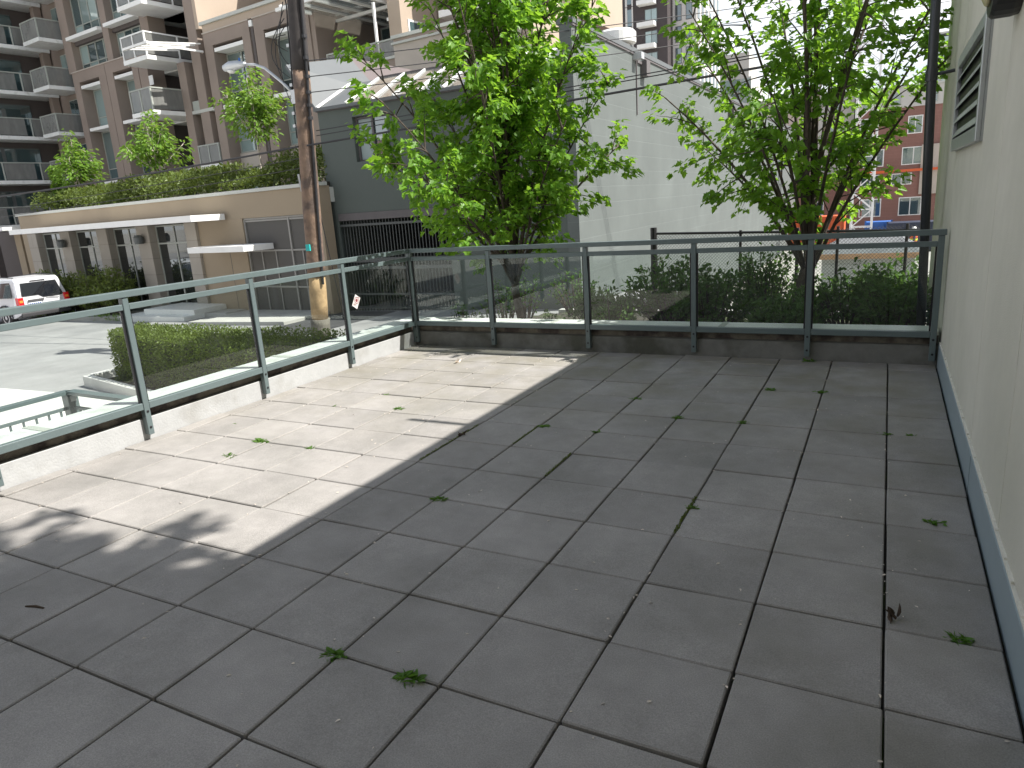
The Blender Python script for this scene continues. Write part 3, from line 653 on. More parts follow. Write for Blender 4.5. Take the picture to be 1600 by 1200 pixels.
sp = [(-4.95, 5.6, 0.22, 0.62, 'small leafy plant behind the corner of the two railings'),
      (-4.55, 5.65, 0.20, 0.50, 'small leafy plant left of the bright maple trunk'),
      (-3.85, 5.7, 0.20, 0.42, 'small leafy plant right at the foot of the bright maple'),
      (-4.75, 6.4, 0.30, 0.80, 'bushy plant behind the corner plant, left of the bright maple'),
      (-4.95, 7.4, 0.40, 0.75, 'bushy plant furthest back behind the railing corner'),
      (-3.75, 7.0, 0.35, 0.62, 'bushy plant behind and right of the bright maple trunk'),
      (-4.3, 7.9, 0.40, 0.70, 'bushy plant behind the bright maple trunk'),
      (-3.45, 5.55, 0.18, 0.40, 'small leafy plant right behind the cap between maple and twiggy plant'),
      (-2.95, 5.75, 0.34, 0.75, 'thin twiggy plant with small leaves against the pale block wall')]
for k, (x, y, r, h, lb) in enumerate(sp):
    make_shrub('leafy_plant', lb, (x, y, -0.12), r, h*1.1, int(60*r), 18, 0.055, 'shrubleaf', 60+k, group='small plants in the bed', cat='plant')
# conical cedars beyond the fence
for k, (x, y, h, lb) in enumerate([(-4.0, 11.2, 1.9, 'narrow young cedar behind the thick fence post'), (-3.25, 11.5, 1.75, 'narrow young cedar right of the thick fence post'), (-1.85, 11.6, 1.7, 'narrow young cedar behind the thin fence post left of the backlit maple')]):
    make_shrub('cedar', lb, (x, y, -1.3), 0.33, h, 60, 16, 0.07, 'podleaf', 80+k, kind='blade', up=1.6, group='cedars beyond the fence', cat='cedar')

# box hedge in the street
random.seed(3)
hb = thing('box_hedge', 'clipped green box hedge in the court beyond the left railing', 'hedge', (-9.8, 5.3, gz(-9.8)))
HX0, HX1, HH = -2.3, 2.6, 0.93
def hyf(x): return -0.02 - 0.95*(x-HX0)/(HX1-HX0)
HYB = 0.62
q = MB(); q.hexa([(HX0+0.07, hyf(HX0)+0.07, 0.06), (HX1-0.07, hyf(HX1)+0.07, 0.06), (HX1-0.07, HYB-0.07, 0.06), (HX0+0.07, HYB-0.07, 0.06), (HX0+0.07, hyf(HX0)+0.07, HH-0.09), (HX1-0.07, hyf(HX1)+0.07, HH-0.09), (HX1-0.07, HYB-0.07, HH-0.09), (HX0+0.07, HYB-0.07, HH-0.09)]); q.build('twigs', 'bed', hb)
lf = MB()
def surf(n, cnt, xr, yr, zr):
    n = Vector(n)
    for _ in range(cnt):
        x = xr[0]+(xr[1]-xr[0])*rnd(); ty = yr[0]+(yr[1]-yr[0])*rnd(); z = zr[0]+(zr[1]-zr[0])*rnd()
        pt = Vector((x, hyf(x)+(HYB-hyf(x))*ty, z)) + n*random.uniform(-0.08, 0.035)
        pt.z += 0.025*math.sin(pt.x*3.1)*math.cos(pt.y*4.3)
        add_leaf(lf, pt, (rvec()+n*0.9), (rvec()+n*0.8), random.uniform(0.028, 0.055), 'oval')
surf((0, 0, 1), 8500, (HX0, HX1), (0, 1), (HH, HH)); surf((0, -1, 0), 8500, (HX0, HX1), (0, 0), (0.05, HH)); surf((-1, 0, 0), 1600, (HX0, HX0), (0, 1), (0.05, HH)); surf((1, 0, 0), 1800, (HX1, HX1), (0, 1), (0.05, HH))
tag(lf.build('foliage', 'hedgeleaf', hb, fix=False), kind='stuff')
sl_ = MB(); zt_ = gz(-12)+0.04; sl_.prism([(-12.65, 5.18), (-6.0, 3.82), (-6.0, 6.4), (-12.65, 6.4)], 2, -1.4, zt_); struct(sl_.build('soil_strip', 'bed'))

# weeds in the paver joints
def weed(label, x, y, s, seed, m='weed'):
    random.seed(seed); k = MB()
    for _ in range(int(60*s+14)):
        a = rnd()*6.283; p = Vector((max(-0.032, min(0.032, random.gauss(0, 0.024)))*s, max(-0.016, min(0.016, random.gauss(0, 0.012)))*s, 0))
        d = Vector((math.cos(a), math.sin(a), random.uniform(0.15, 1.1)))
        add_leaf(k, p, d, Vector((0, 0, 1))+rvec()*0.5, random.uniform(0.016, 0.046)*s, 'oval' if rnd() < 0.4 else 'blade', 0.1, 0.4)
    o = k.build('weed', m, None, (x, y, -0.004), fix=False)
    return tag(o, label, 'weed', 'weeds in the paving joints')
WEEDS = [(-4.20, 1.38, 1.15, 'largest sunlit weed tuft in the paving, second joint from the left parapet'),
 (-4.18, 1.06, 0.9, 'sunlit weed tuft nearest the viewer, beside the left parapet post'),
 (-3.70, 1.38, 0.7, 'small sunlit weed tuft just right of the largest sunlit tuft'),
 (-4.80, 1.66, 0.45, 'tiny weed at the foot of the left parapet in the sun'),
 (-3.66, 2.40, 0.9, 'bright sunlit weed tuft near the tip of the thin spout shadow'),
 (-4.06, 2.76, 0.6, 'small sunlit weed behind the tuft at the spout shadow'),
 (-4.30, 2.32, 0.55, 'small sunlit weed left of the tuft at the spout shadow'),
 (-2.25, 2.29, 1.0, 'green weed tuft in shade near the sun edge, at a slab corner'),
 (-1.84, 2.29, 0.75, 'small weed tuft in shade right of the one at the sun edge'),
 (-1.83, 3.18, 0.8, 'weed tuft in the shade far back below the middle railing post'),
 (-1.37, 2.77, 0.85, 'weed tuft in the middle of the far shaded paving'),
 (-0.91, 2.78, 0.85, 'weed tuft on the joint crossing below the backlit maple'),
 (-0.85, 3.70, 0.95, 'grassy weed tuft at the back left of the spreading weed'),
 (-0.47, 3.72, 1.1, 'spreading weed tuft near the far parapet below the maple trunk'),
 (-2.28, 0.91, 0.95, 'weed tuft on a corner in the shade beside the sun edge, nearer the viewer'),
 (-0.91, 1.27, 0.7, 'small weed with brown moss on the joint in the right middle paving'),
 (-1.85, -0.47, 1.0, 'green weed tuft on a slab corner in the near left foreground'),
 (-1.50, -0.47, 1.05, 'grassy weed tuft on the joint in the near middle foreground'),
 (0.24, 0.48, 0.95, 'weed tuft beside the wall flashing in the right foreground'),
 (0.21, 1.47, 0.85, 'thin grass tuft close to the stucco wall'),
 (-0.66, 4.80, 1.1, 'weed growing at the foot of the far parapet below the maple trunk'),
 (-0.01, 2.78, 0.7, 'dark weed on the joint crossing near the stucco wall'),
 (0.14, 2.80, 0.6, 'small reddish brown weed between dark weed and stucco wall')]
for k, (x, y, s, lb) in enumerate(WEEDS): weed(lb, x, y, s, 200+k)
# moss strips in a few joints
random.seed(77); ms_ = MB()
for (x, y0, y1) in [(-1.84, 1.42, 1.83), (-2.765, 1.42, 2.2), (-0.92, 0.95, 1.4), (-2.30, 1.9, 2.3)]:
    y = y0
    while y < y1:
        add_leaf(ms_, Vector((x+random.gauss(0, 0.004), y, -0.003)), rvec()*0.5+Vector((0, 0, 0.7)), rvec(), random.uniform(0.008, 0.016), 'oval'); y += 0.003
mo = ms_.build('moss', 'podleaf', fix=False); tag(mo, 'yellow-brown moss lining a few paving joints', 'moss', kind='stuff')
# petals, grit and small twigs on the slabs
lit = MB(); random.seed(31)
for _ in range(560):
    x, y = random.uniform(LX+0.1, WX-0.05), random.uniform(-1.6, 4.8)
    if rnd() < 0.5: x = round(x/T)*T + random.gauss(0, 0.012)
    add_leaf(lit, Vector((x, y, 0.004)), Vector((rnd()-.5, rnd()-.5, 0.05)), Vector((0, 0, 1))+rvec()*0.3, random.uniform(0.006, 0.019), 'oval', 0.3, 0.3)
tag(lit.build('petals', 'petal', fix=False), 'pale fallen petals and grit scattered over the paving', 'litter', kind='stuff')
for (x, y, s, lb) in [(-3.38, -0.73, 0.05, 'short dark twig lying on the near left paving'), (0.03, 0.53, 0.045, 'brown clump of dead leaves on the joint in the right foreground'), (-2.76, 1.95, 0.04, 'curled brown leaf beside the sun edge on the paving'), (-4.1, 4.05, 0.05, 'curled pale dead leaf on the far sunlit paving')]:
    random.seed(int(x*100)); k = MB()
    if 'twig' in lb: k.tube([(-s, -0.012, 0.006), (0, 0.004, 0.009), (s, 0.012, 0.006)], [0.004, 0.006, 0.004], 6); o = k.build('twig', 'twig', None, (x, y, 0)); tag(o, lb, 'twig')
    else:
        for _ in range(7): add_leaf(k, Vector((random.gauss(0, 0.012), random.gauss(0, 0.012), 0.006)), rvec()+Vector((0, 0, 0.4)), rvec(), s*random.uniform(0.6, 1.1), 'oval', 0.5, 0.7)
        o = k.build('dead_leaf', 'petal' if 'pale' in lb else 'twig', None, (x, y, 0), fix=False); tag(o, lb, 'leaf')
# ================================================================== guard rail of the stair well beyond the left parapet
W = thing('stair_guard', 'low grey picket guard rail around a stair well outside the left parapet', 'railing', (-7.68, 1.98, gz(-7.68)))
zt = 0.0 - gz(-7.68)
def guard(p0, p1):
    a = Vector((*p0, 0)); b = Vector((*p1, 0)); n = int((b-a).length/0.125)
    MB().bar(a+Vector((0, 0, zt)), b+Vector((0, 0, zt)), 0.10, 0.035).build('top_rail', 'rail', W)
    MB().bar(a+Vector((0, 0, zt-0.17)), b+Vector((0, 0, zt-0.17)), 0.035, 0.03).build('rail', 'rail', W)
    MB().bar(a+Vector((0, 0, 0.12)), b+Vector((0, 0, 0.12)), 0.035, 0.03).build('rail', 'rail', W)
    for k in range(1, n):
        p = a.lerp(b, k/n); MB().box(p.x-0.009, p.x+0.009, p.y-0.009, p.y+0.009, 0.135, zt-0.187).build('picket', 'rail', W)
guard((0.0, -5.0), (0.0, 0.0)); guard((0.02, 0.0), (1.95, -0.06))
for (x, y) in ((0, 0), (0.98, -0.03), (1.93, -0.06), (0, -2.4), (0, -4.8)):
    po = MB().box(x-0.055, x+0.055, y-0.055, y+0.055, 0, zt-0.02).build('post', 'rail', W, bevel=0.006)
    MB().box(x+0.056, x+0.062, y-0.03, y+0.03, zt-0.10, zt-0.04).build('bracket', 'galv', po)

# ================================================================== utility pole
PB = (-11.42, 9.78, gz(-11.42))
U = thing('utility_pole', 'tall weathered wooden utility pole with wires in front of the podium', 'utility pole', PB)
ptop = Vector((0.62, 0.0, 8.2))
def pp(z): return ptop*(z/8.2)
def pr(z): return 0.205 - 0.0062*z
segs = [(0, 0.42, 'pole_foot', 0.012, 'foot'), (0.42, 1.38, 'pole_new', -0.012, 'bare_wood'), (1.38, 5.6, 'pole_wood', 0, 'shaft'), (5.6, 8.2, 'pole_tar', 0.006, 'pole_top')]
random.seed(9)
for a, b, m, e, nm in segs:
    n = max(3, int((b-a)/0.35)); k = MB(); zs = [a + (b-a)*i/n for i in range(n+1)]
    k.tube([pp(z) for z in zs], [pr(z)+e+random.uniform(-0.006, 0.006) for z in zs], 14); k.build(nm, m, U, smooth=True)
tg = MB(); z = 1.95
for i in range(6):
    pass
c = pp(2.02); tg.box(c.x-0.06, c.x+0.05, c.y-pr(2)-0.02, c.y-pr(2)+0.02, c.z-0.07, c.z+0.07); tg.build('teal_tag', 'tag_teal', U)
# conduit, cable runs, brackets
k = MB(); k.tube([pp(1.2)+Vector((0.21, -0.05, 0)), pp(4)+Vector((0.21, -0.05, 0)), pp(7.6)+Vector((0.19, -0.05, 0))], 0.028, 8); k.build('conduit', 'wire', U)
k = MB(); random.seed(5)
pts = [pp(4.3)+Vector((-0.21, -0.05, 0))]
for i in range(1, 9): pts.append(pp(4.3+0.42*i)+Vector((-0.21+random.uniform(-0.06, 0.02), -0.06, 0)))
k.tube(pts, 0.014, 6); k.build('cable', 'wire', U)
for z in (4.55, 4.8, 5.05, 5.35, 5.7, 6.1): 
    k = MB(); c = pp(z)+Vector((-0.22, -0.03, 0)); k.box(c.x-0.05, c.x+0.02, c.y-0.05, c.y+0.05, c.z-0.03, c.z+0.03); k.build('cable_bracket', 'galv', U)
    k = MB(); c = pp(z+0.12)+Vector((0.20, -0.05, 0)); k.box(c.x-0.02, c.x+0.045, c.y-0.05, c.y+0.04, c.z-0.045, c.z+0.02); k.build('cable_bracket', 'wire', U)
# loose secondary wires
for i in range(5):
    a = pp(6.9-0.15*i)+Vector((-0.25, -0.1, 0)); b = pp(5.0+0.25*i)+Vector((-0.28, -0.05, 0)); k = MB(); k.tube(curve(a, b, (-0.35-0.22*(i % 3), -0.1, -0.25+0.1*i), 9), 0.009, 5); k.build('service_wire', 'wire', U)
# transformer
tx = pp(7.75)+Vector((-0.60, -0.12, 0))
k = MB(); k.lathe([(0.26, -0.42), (0.285, -0.40), (0.285, 0.35), (0.24, 0.42)], 20, tx); tf = k.build('transformer', 'galv', U, smooth=False)
for dx in (-0.12, 0.02, 0.16): MB().lathe([(0.03, 0.42), (0.045, 0.46), (0.03, 0.5), (0.045, 0.54), (0.02, 0.62)], 10, tx+Vector((dx, -0.05, 0))).build('insulator', 'white', tf)
MB().box(tx.x+0.25, tx.x+0.55, tx.y, tx.y+0.12, tx.z-0.2, tx.z+0.25).build('bracket', 'galv', U)
MB().bar(pp(8.0)+Vector((-1.2, 0, 0)), pp(8.0)+Vector((1.2, -0.2, 0)), 0.1, 0.12).build('crossarm', 'pole_wood', U)
# street light on a bent arm
LZ = 5.12
arm = [pp(LZ)+Vector((-0.14, -0.05, 0)), pp(LZ)+Vector((-0.42, -0.10, 0.30)), pp(LZ)+Vector((-0.78, -0.18, 0.62)), pp(LZ)+Vector((-1.02, -0.22, 0.72)), pp(LZ)+Vector((-1.28, -0.25, 0.75))]
sl2 = MB().tube(arm, [0.032, 0.03, 0.028, 0.027, 0.026], 10).build('lamp_arm', 'galv', U, smooth=True)
k = MB(); h0 = arm[-1]
k.tube([h0+Vector((0.04, 0, 0)), h0+Vector((-0.04, 0, 0.01)), h0+Vector((-0.16, -0.01, 0.02)), h0+Vector((-0.40, -0.02, 0.015)), h0+Vector((-0.56, -0.03, 0.0)), h0+Vector((-0.60, -0.03, -0.01))], [0.04, 0.06, 0.085, 0.105, 0.07, 0.01], 12)
k.build('lamp_head', 'galv', U, smooth=True)
MB().lathe([(0.085, -0.02), (0.08, -0.05), (0.05, -0.075)], 14, h0+Vector((-0.38, -0.02, -0.045))).build('lamp_lens', 'white', U, smooth=True)
MB().lathe([(0.02, 0), (0.025, 0.03), (0.015, 0.06)], 8, h0+Vector((-0.12, 0, 0.09))).build('photo_cell', 'blue', U)
MB().box(arm[0].x-0.05, arm[0].x+0.06, arm[0].y-0.1, arm[0].y+0.02, arm[0].z-0.15, arm[0].z+0.12).build('arm_plate', 'galv', U)
for dz in (2.55,): MB().bar(pp(dz+0.85)+Vector((-0.20, -0.06, -0.18)), pp(dz+0.85)+Vector((-0.10, -0.2, 0.16)), 0.04, 0.04).build('stay', 'galv', U)
def wire(label, pts, r=0.012):
    o = MB().tube(pts, r, 5).build('overhead_wire', 'wire', fix=False); return tag(o, label, 'wire', 'overhead wires')
Pw = Vector(PB)
def sag(a, b, s, n=22):
    a = Vector(a); b = Vector(b); return [a.lerp(b, i/(n-1)) - Vector((0, 0, 4*s*(i/(n-1))*(1-i/(n-1)))) for i in range(n)]
cc = Pw+pp(4.12)
wire('thick black cable from the pole past the grey building window', sag(cc+Vector((0.15, -0.15, 0)), (14.0, 10.4, 4.05), 0.05), 0.020)
wire('thick black cable from the pole across the podium planting to the left', sag(cc+Vector((-0.1, -0.15, 0)), (-42, 9.0, 3.1), 0.35), 0.022)
for i, (z, lb) in enumerate([(5.15, 'lowest thin wire crossing the skylight roof'), (5.45, 'middle thin wire crossing the skylight roof'), (5.75, 'upper thin wire crossing the skylight roof')]):
    wire(lb, sag(Pw+pp(z)+Vector((0.22, -0.05, 0)), (12.0, 30.0, z+3.0), 0.4), 0.010)
for i, lb in enumerate(['upper of the paired wires crossing the pale block wall and the sky', 'lower of the paired wires crossing the pale block wall and the sky']):
    wire(lb, sag(Pw+pp(4.32+0.1*i)+Vector((0.2, 0.1, 0)), (14.0, 10.4, 4.19-0.06*i), 0.05), 0.009)
for i, lb in enumerate(['upper thin wire before the planted podium edge', 'lower thin wire before the planted podium edge']):
    wire(lb, sag(Pw+pp(3.9-0.2*i)+Vector((-0.2, 0, 0)), (-45, 12.0, 2.55-0.25*i), 0.25), 0.008)
wire('thin guy wire slanting down in front of the gate', [Pw+pp(5.3)+Vector((-0.2, -0.1, 0)), (-12.3, 11.6, gz(-12.3)+0.1)], 0.011)

# ================================================================== grey block building with the glazed shed roof
DX0, DX1, DY = -14.0, -6.48, 13.5
D = thing('grey_building', 'grey-green painted block building with sloping glazed roof in the middle', 'building', (DX0, DY, -2.9))
def dz(z): return z+2.9
W_ = DX1-DX0
# front wall with a window opening and an open car-park level
def fbox(nm, m, x0, x1, z0, z1, y0=0.0, y1=0.30, par=D): return box(nm, m, par, x0-DX0, x1-DX0, y0, y1, dz(z0), dz(z1))
fbox('wall', 'dwall', DX0, -12.84, 1.66, 4.36); fbox('wall', 'dwall', -12.84, -11.72, 1.66, 2.98); fbox('wall', 'dwall', -12.84, -11.72, 4.12, 4.36)
fbox('wall', 'dwall', -11.72, DX1-0.30, 1.66, 4.36)
fbox('corner_pier', 'dwall', DX0, -13.72, -2.9, 1.658); fbox('wall', 'dwall', -10.1, DX1-0.30, -2.9, 1.658)
fbox('lintel', 'dtrim', -13.71, -10.12, 1.46, 1.657, -0.02, 0.2)
fbox('fascia', 'dtrim', DX0-0.02, DX1-0.30, 4.362, 4.44, -0.06, 0.3)
wn = fbox('window', 'dtrim', -12.84, -11.72, 2.98, 4.12, 0.20, 0.24)
for x0, x1 in ((-12.84, -12.78), (-11.78, -11.72), (-12.32, -12.26)): fbox('frame', 'dtrim', x0, x1, 2.981, 4.119, 0.12, 0.199, wn)
for z in (2.981, 4.06, 3.50): fbox('frame', 'dtrim', -12.779, -12.321, z, z+0.05, 0.13, 0.198, wn)
for z0, z1, x0, x1, m in ((3.03, 3.49, -12.775, -12.325, 'blind'), (3.555, 4.055, -12.775, -12.325, 'blind'), (3.03, 4.055, -12.255, -11.785, 'wglass')): fbox('pane', m, x0, x1, z0, z1, 0.17, 0.18, wn)
# car-park level: dark inside, rails and vertical bars
box('carpark_back', 'dvoid', D, 0.3, 3.95, 4.0, 4.1, 0, dz(1.65)); box('carpark_floor', 'concrete', D, 0.0, 3.95, 0.31, 3.99, 0, dz(gz(-12)))
box('carpark_side', 'dvoid', D, 3.91, 3.95, 0.31, 3.99, dz(gz(-12))+0.01, dz(1.65)); box('carpark_roof', 'dvoid', D, 0, W_-0.3, 0.31, 12, dz(1.66), dz(1.75))
for z0, z1 in ((1.30, 1.36), (0.30, 0.42), (0.10, 0.18), (-0.62, -0.56), (-1.0, -0.94)): fbox('rail', 'bars', -13.71, -10.11, z0, z1, 0.02, 0.08)
k = MB(); x = -13.6
while x < -10.15:
    k.box(x-0.009-DX0, x+0.009-DX0, 0.04, 0.06, dz(-1.1), dz(1.46)); x += 0.105
tag(k.build('bars', 'bars', D), kind='stuff')
# side wall facing right, tall and blank, with parapet coping
box('block_wall', 'dblock', D, W_-0.298, W_, 0.0, 44.0, 0, dz(5.38)); box('coping', 'droof', D, W_-0.36, W_+0.05, -0.02, 44.05, dz(5.382), dz(5.50))
box('coping_drip', 'dtrim', D, W_+0.001, W_+0.035, 0, 44, dz(5.33), dz(5.378))
# roof behind
box('rear_roof', 'droof2', D, 0.02, W_-0.37, 2.6, 40, dz(4.2), dz(5.20)); box('left_wall', 'dwall', D, 0, 0.30, 0.301, 40, 0, dz(4.36))
sr = 1.55                                                # shed roof: eave at the front, ridge behind
def rz(y): return dz(4.45 + (5.25-4.45)*y/sr)
k = MB(); k.hexa([(0.02, 0, rz(0)-0.03), (W_-0.37, 0, rz(0)-0.03), (W_-0.37, sr, rz(sr)-0.03), (0.02, sr, rz(sr)-0.03), (0.02, 0, rz(0)), (W_-0.37, 0, rz(0)), (W_-0.37, sr, rz(sr)), (0.02, sr, rz(sr))]); k.build('metal_roof', 'droof', D)
ribs = [0.02, 1.02, 1.9, 2.58, 3.3, 4.1, 4.9, 5.7, 6.5]
for x in ribs: MB().bar((x, -0.03, rz(0)+0.035), (x, sr, rz(sr)+0.035), 0.05, 0.06).build('rib', 'white', D)
for a, b in zip(ribs[1:-1], ribs[2:]):
    k = MB(); k.hexa([(a+0.03, 0.02, rz(0)+0.012), (b-0.03, 0.02, rz(0)+0.012), (b-0.03, sr-0.02, rz(sr)+0.0), (a+0.03, sr-0.02, rz(sr)+0.0), (a+0.03, 0.02, rz(0)+0.022), (b-0.03, 0.02, rz(0)+0.022), (b-0.03, sr-0.02, rz(sr)+0.012), (a+0.03, sr-0.02, rz(sr)+0.012)]); k.build('skylight_pane', 'skyglass', D)
box('ridge_cap', 'dtrim', D, 1.0, W_-0.37, sr, sr+0.12, rz(sr)-0.05, rz(sr)+0.07)
box('eave_gutter', 'droof', D, -0.03, W_-0.36, -0.12, -0.062, dz(4.38), dz(4.46))
k = MB(); k.v = [(0.0, 0.05, dz(4.47)), (0.02, sr, rz(sr)+0.01), (1.0, sr+0.1, rz(sr)+0.02), (3.0, 4.2, dz(5.7)), (-0.05, 3.2, dz(6.35)), (-0.10, 0.6, dz(5.7))]
k.v = [(-0.02, 0.0, dz(4.45)), (0.0, sr, rz(sr)), (0.0, sr+1.2, dz(5.25)), (-0.9, sr+1.2, dz(6.25)), (-0.9, 0.0, dz(5.7))]
k.f = [(0, 1, 2, 3, 4)]
i = len(k.v); k.v += [(x-0.05, y, z-0.05) for x, y, z in k.v]; k.f += [(9, 8, 7, 6, 5)] + [(a, (a+1) % 5, (a+1) % 5+5, a+5) for a in range(5)]
k.build('side_roof', 'droof', D)
k = MB(); k.v = [(-0.9, sr+1.2, dz(6.25)), (0.0, sr+1.2, dz(5.25)), (3.6, sr+0.3, dz(5.28)), (3.4, 4.5, dz(5.4)), (-0.9, 6.0, dz(6.3))]; k.f = [(0, 1, 2, 3, 4)]
k.build('rear_slope', 'droof2', D)
# ducts and fittings on the side wall
f1 = box('wall_fixture', 'dtrim', D, W_+0.001, W_+0.18, 5.0, 5.35, dz(4.85), dz(5.25)); box('conduit', 'dtrim', D, W_+0.001, W_+0.03, 4.55, 4.60, dz(3.8), dz(5.22)); box('conduit', 'dtrim', D, W_+0.001, W_+0.05, 4.6, 5.0, dz(5.15), dz(5.22))
box('wall_fixture', 'dtrim', D, W_+0.001, W_+0.25, 17.5, 18.1, dz(4.5), dz(5.0)); box('wall_fixture', 'dtrim', D, W_+0.001, W_+0.3, 30.5, 31.2, dz(4.4), dz(4.9))
V = thing('roof_ventilator', 'white round metal exhaust ventilator on the grey building roof', 'vent', (-6.85, 17.6, 5.2))
MB().lathe([(0.30, 0.0), (0.30, 0.28), (0.36, 0.36)], 24).build('duct', 'white', V); MB().lathe([(0.40, 0.37), (0.52, 0.40), (0.52, 0.66), (0.46, 0.72), (0.1, 0.73)], 28).build('hood', 'white', V)
MB().box(0.35, 0.62, 0.2, 0.45, 0.0, 0.16).build('junction_box', 'galv', V)

# ================================================================== tan podium with canopies and shop front
TH = rad(-6); PO = Vector((-16.12, 13.19, -1.6)); 
Pd = thing('podium_building', 'tan rendered podium with white canopies and dark shop windows at the left', 'building', PO, TH)
def pz(z): return z+1.6
def pb(nm, m, x0, x1, y0, y1, z0, z1, par=Pd, bevel=0): return box(nm, m, par, x0, x1, y0, y1, pz(z0), pz(z1), bevel)
cols = [(-15.25, -14.5), (-12.5, -11.75), (-9.7, -9.0), (-7.0, -6.25), (-4.1, -3.5)]
pb('wall', 'ptan', -15.9, 2.3, 0.0, 0.4, 1.72, 2.44); pb('wall', 'ptan', -3.5, -1.2, 0.0, 0.4, -1.6, 1.718); pb('wall', 'ptan', 1.9, 2.3, 0, 0.4, -1.6, 1.718); pb('wall', 'ptan', -15.9, -15.26, 0, 0.4, -1.6, 1.718)
pb('roof_deck', 'coping', -15.9, 2.3, 0.41, 12.0, 2.0, 2.40); pb('coping', 'coping', -16.0, 2.35, -0.06, 0.30, 2.442, 2.54, bevel=0.01)
pb('render_joint', 'seam', -2.05, -2.03, -0.002, 0.0, -1.2, 0.80)
for x0, x1 in cols: pb('column', 'stonecol', x0, x1, -0.10, 0.45, -1.6, 1.716, bevel=0.01)
pb('interior', 'dvoid', -15.2, -3.6, 2.5, 2.6, -1.6, 1.7); pb('side_wall', 'ptan', -15.89, -15.6, 0.42, 12, -1.6, 1.99)
for (a0, a1), (b0, b1) in zip(cols[:-1], cols[1:]):
    x0, x1 = a1, b0; wv = pb('shop_window', 'mull_dark', x0, x1, 0.20, 0.27, -1.6, -1.05)
    for z in (-1.045, 1.06, 1.64): pb('mullion', 'mullion', x0+0.002, x1-0.002, 0.17, 0.24, z, z+0.05, wv)
    xm = (x0+x1)/2
    for x in (x0+0.002, xm-0.025, x1-0.052):
        for z0, z1 in ((-0.99, 1.058), (1.112, 1.638)): pb('mullion', 'mullion', x, x+0.05, 0.175, 0.235, z0, z1, wv)
    for p0, p1 in ((x0+0.053, xm-0.026), (xm+0.026, x1-0.053)):
        for z0, z1 in ((-0.99, 1.058), (1.112, 1.638)): pb('pane', 'storeglass', p0, p1, 0.20, 0.21, z0, z1, wv)
for x in (-12.1, -6.6): 
    lm = MB().lathe([(0.14, -0.1), (0.16, 0.0), (0.16, 0.12), (0.1, 0.2)], 14, (x, -0.28, pz(1.22))).build('wall_lantern', 'mull_dark', Pd)
cn = pb('canopy', 'white', -13.9, -1.85, -1.25, -0.11, 1.72, 1.90, bevel=0.01); pb('canopy', 'white', -2.62, 0.1, -1.05, -0.002, 0.80, 0.97, bevel=0.01)
G = pb('gate_header', 'gate', -1.2, 1.9, 0.05, 0.15, 1.66, 1.716)
for x in (-1.2, 0.80, 1.84): pb('gate_post', 'gate', x, x+0.06, 0.04, 0.14, -1.4, 1.658)
for x0, x1 in ((-1.138, 0.798), (0.862, 1.838)):
    gp = pb('gate_leaf', 'gatemesh', x0, x1, 0.09, 0.10, -1.15, 1.655)
    for z in (-1.16, -0.35, 0.72, 1.60): pb('gate_rail', 'gate', x0, x1, 0.055, 0.088, z, z+0.05, gp)
    n = 2 if x1-x0 > 1.5 else 1
    for q in range(1, n+1):
        x = x0+(x1-x0)*q/(n+1) - 0.1; pb('gate_bar', 'gate', x, x+0.04, 0.06, 0.087, -1.1, 0.715, gp)
pb('gate_void', 'dvoid', -1.19, 1.89, 1.5, 1.6, -1.4, 1.66)
# recessed dark entrance further left, with its pale slab
pb('entrance_canopy', 'cap', -23.0, -16.1, -0.6, 2.0, 1.92, 2.05); pb('entrance_wall', 'bbrown', -16.9, -16.05, 1.0, 1.4, -1.6, 1.9); pb('entrance_back', 'bdark', -24, -16.91, 2.2, 2.5, -1.6, 1.9)
pb('entrance_pier', 'ptan', -18.2, -17.6, 0.6, 1.2, -1.6, 1.91)

# planting on the podium edge
random.seed(21); ph = MB()
PM = Matrix.Translation(PO) @ Matrix.Rotation(TH, 4, 'Z')
for _ in range(19000):
    x = random.uniform(-15.6, 2.2); y = random.uniform(0.35, 2.6)
    hh = 0.34 + 0.62*(0.5+0.5*math.sin(x*1.1+0.7)*math.cos(x*0.43+1)) + 0.12*y
    if x > 0: hh += 0.2
    z = 2.5 + hh*math.sqrt(rnd()) - (0.25 if y < 0.5 else 0)*rnd()
    p = PM @ Vector((x, y, pz(z)))
    add_leaf(ph, p, rvec()+Vector((0, -0.2, 0.5)), rvec()+Vector((0, 0, 1)), random.uniform(0.07, 0.17), 'oval' if rnd() < 0.6 else 'blade')
tag(ph.build('podium_planting', 'podleaf', fix=False), 'mixed low green planting along the podium roof edge', 'planting', kind='stuff')
pb('planter_bed', 'bed', -15.6, 2.2, 0.41, 3.0, 2.401, 2.55)
def podp(x, y, z): return PM @ Vector((x, y, pz(z)))
YG = 'young trees on the podium'
for (sx_, hz, r, zc, sd, lb) in [(-13.6, 2.55, 0.95, 1.75, 1, 'leftmost small young tree on the podium, next to the bright vine'), (-7.9, 3.0, 1.25, 2.0, 2, 'middle small young tree on the podium with a wide airy crown'), (-2.0, 3.4, 1.15, 2.55, 3, 'right small young tree on the podium, below the street lamp')]:
    e = [(zc-1.05, 0.25), (zc-0.7, r*0.7), (zc-0.2, r), (zc+0.3, r*0.85), (zc+0.7, r*0.45), (zc+0.95, 0.15)]
    make_tree('young_tree', lb, podp(sx_, 1.6, 2.5), zc-0.9, e, 12, 9, 3, 6, 0.17, ('bstone', 'youngleaf'), 300+sd, trunk_r=0.035, limb_r=0.018, group=YG, kind='oval', topmin=0.25)
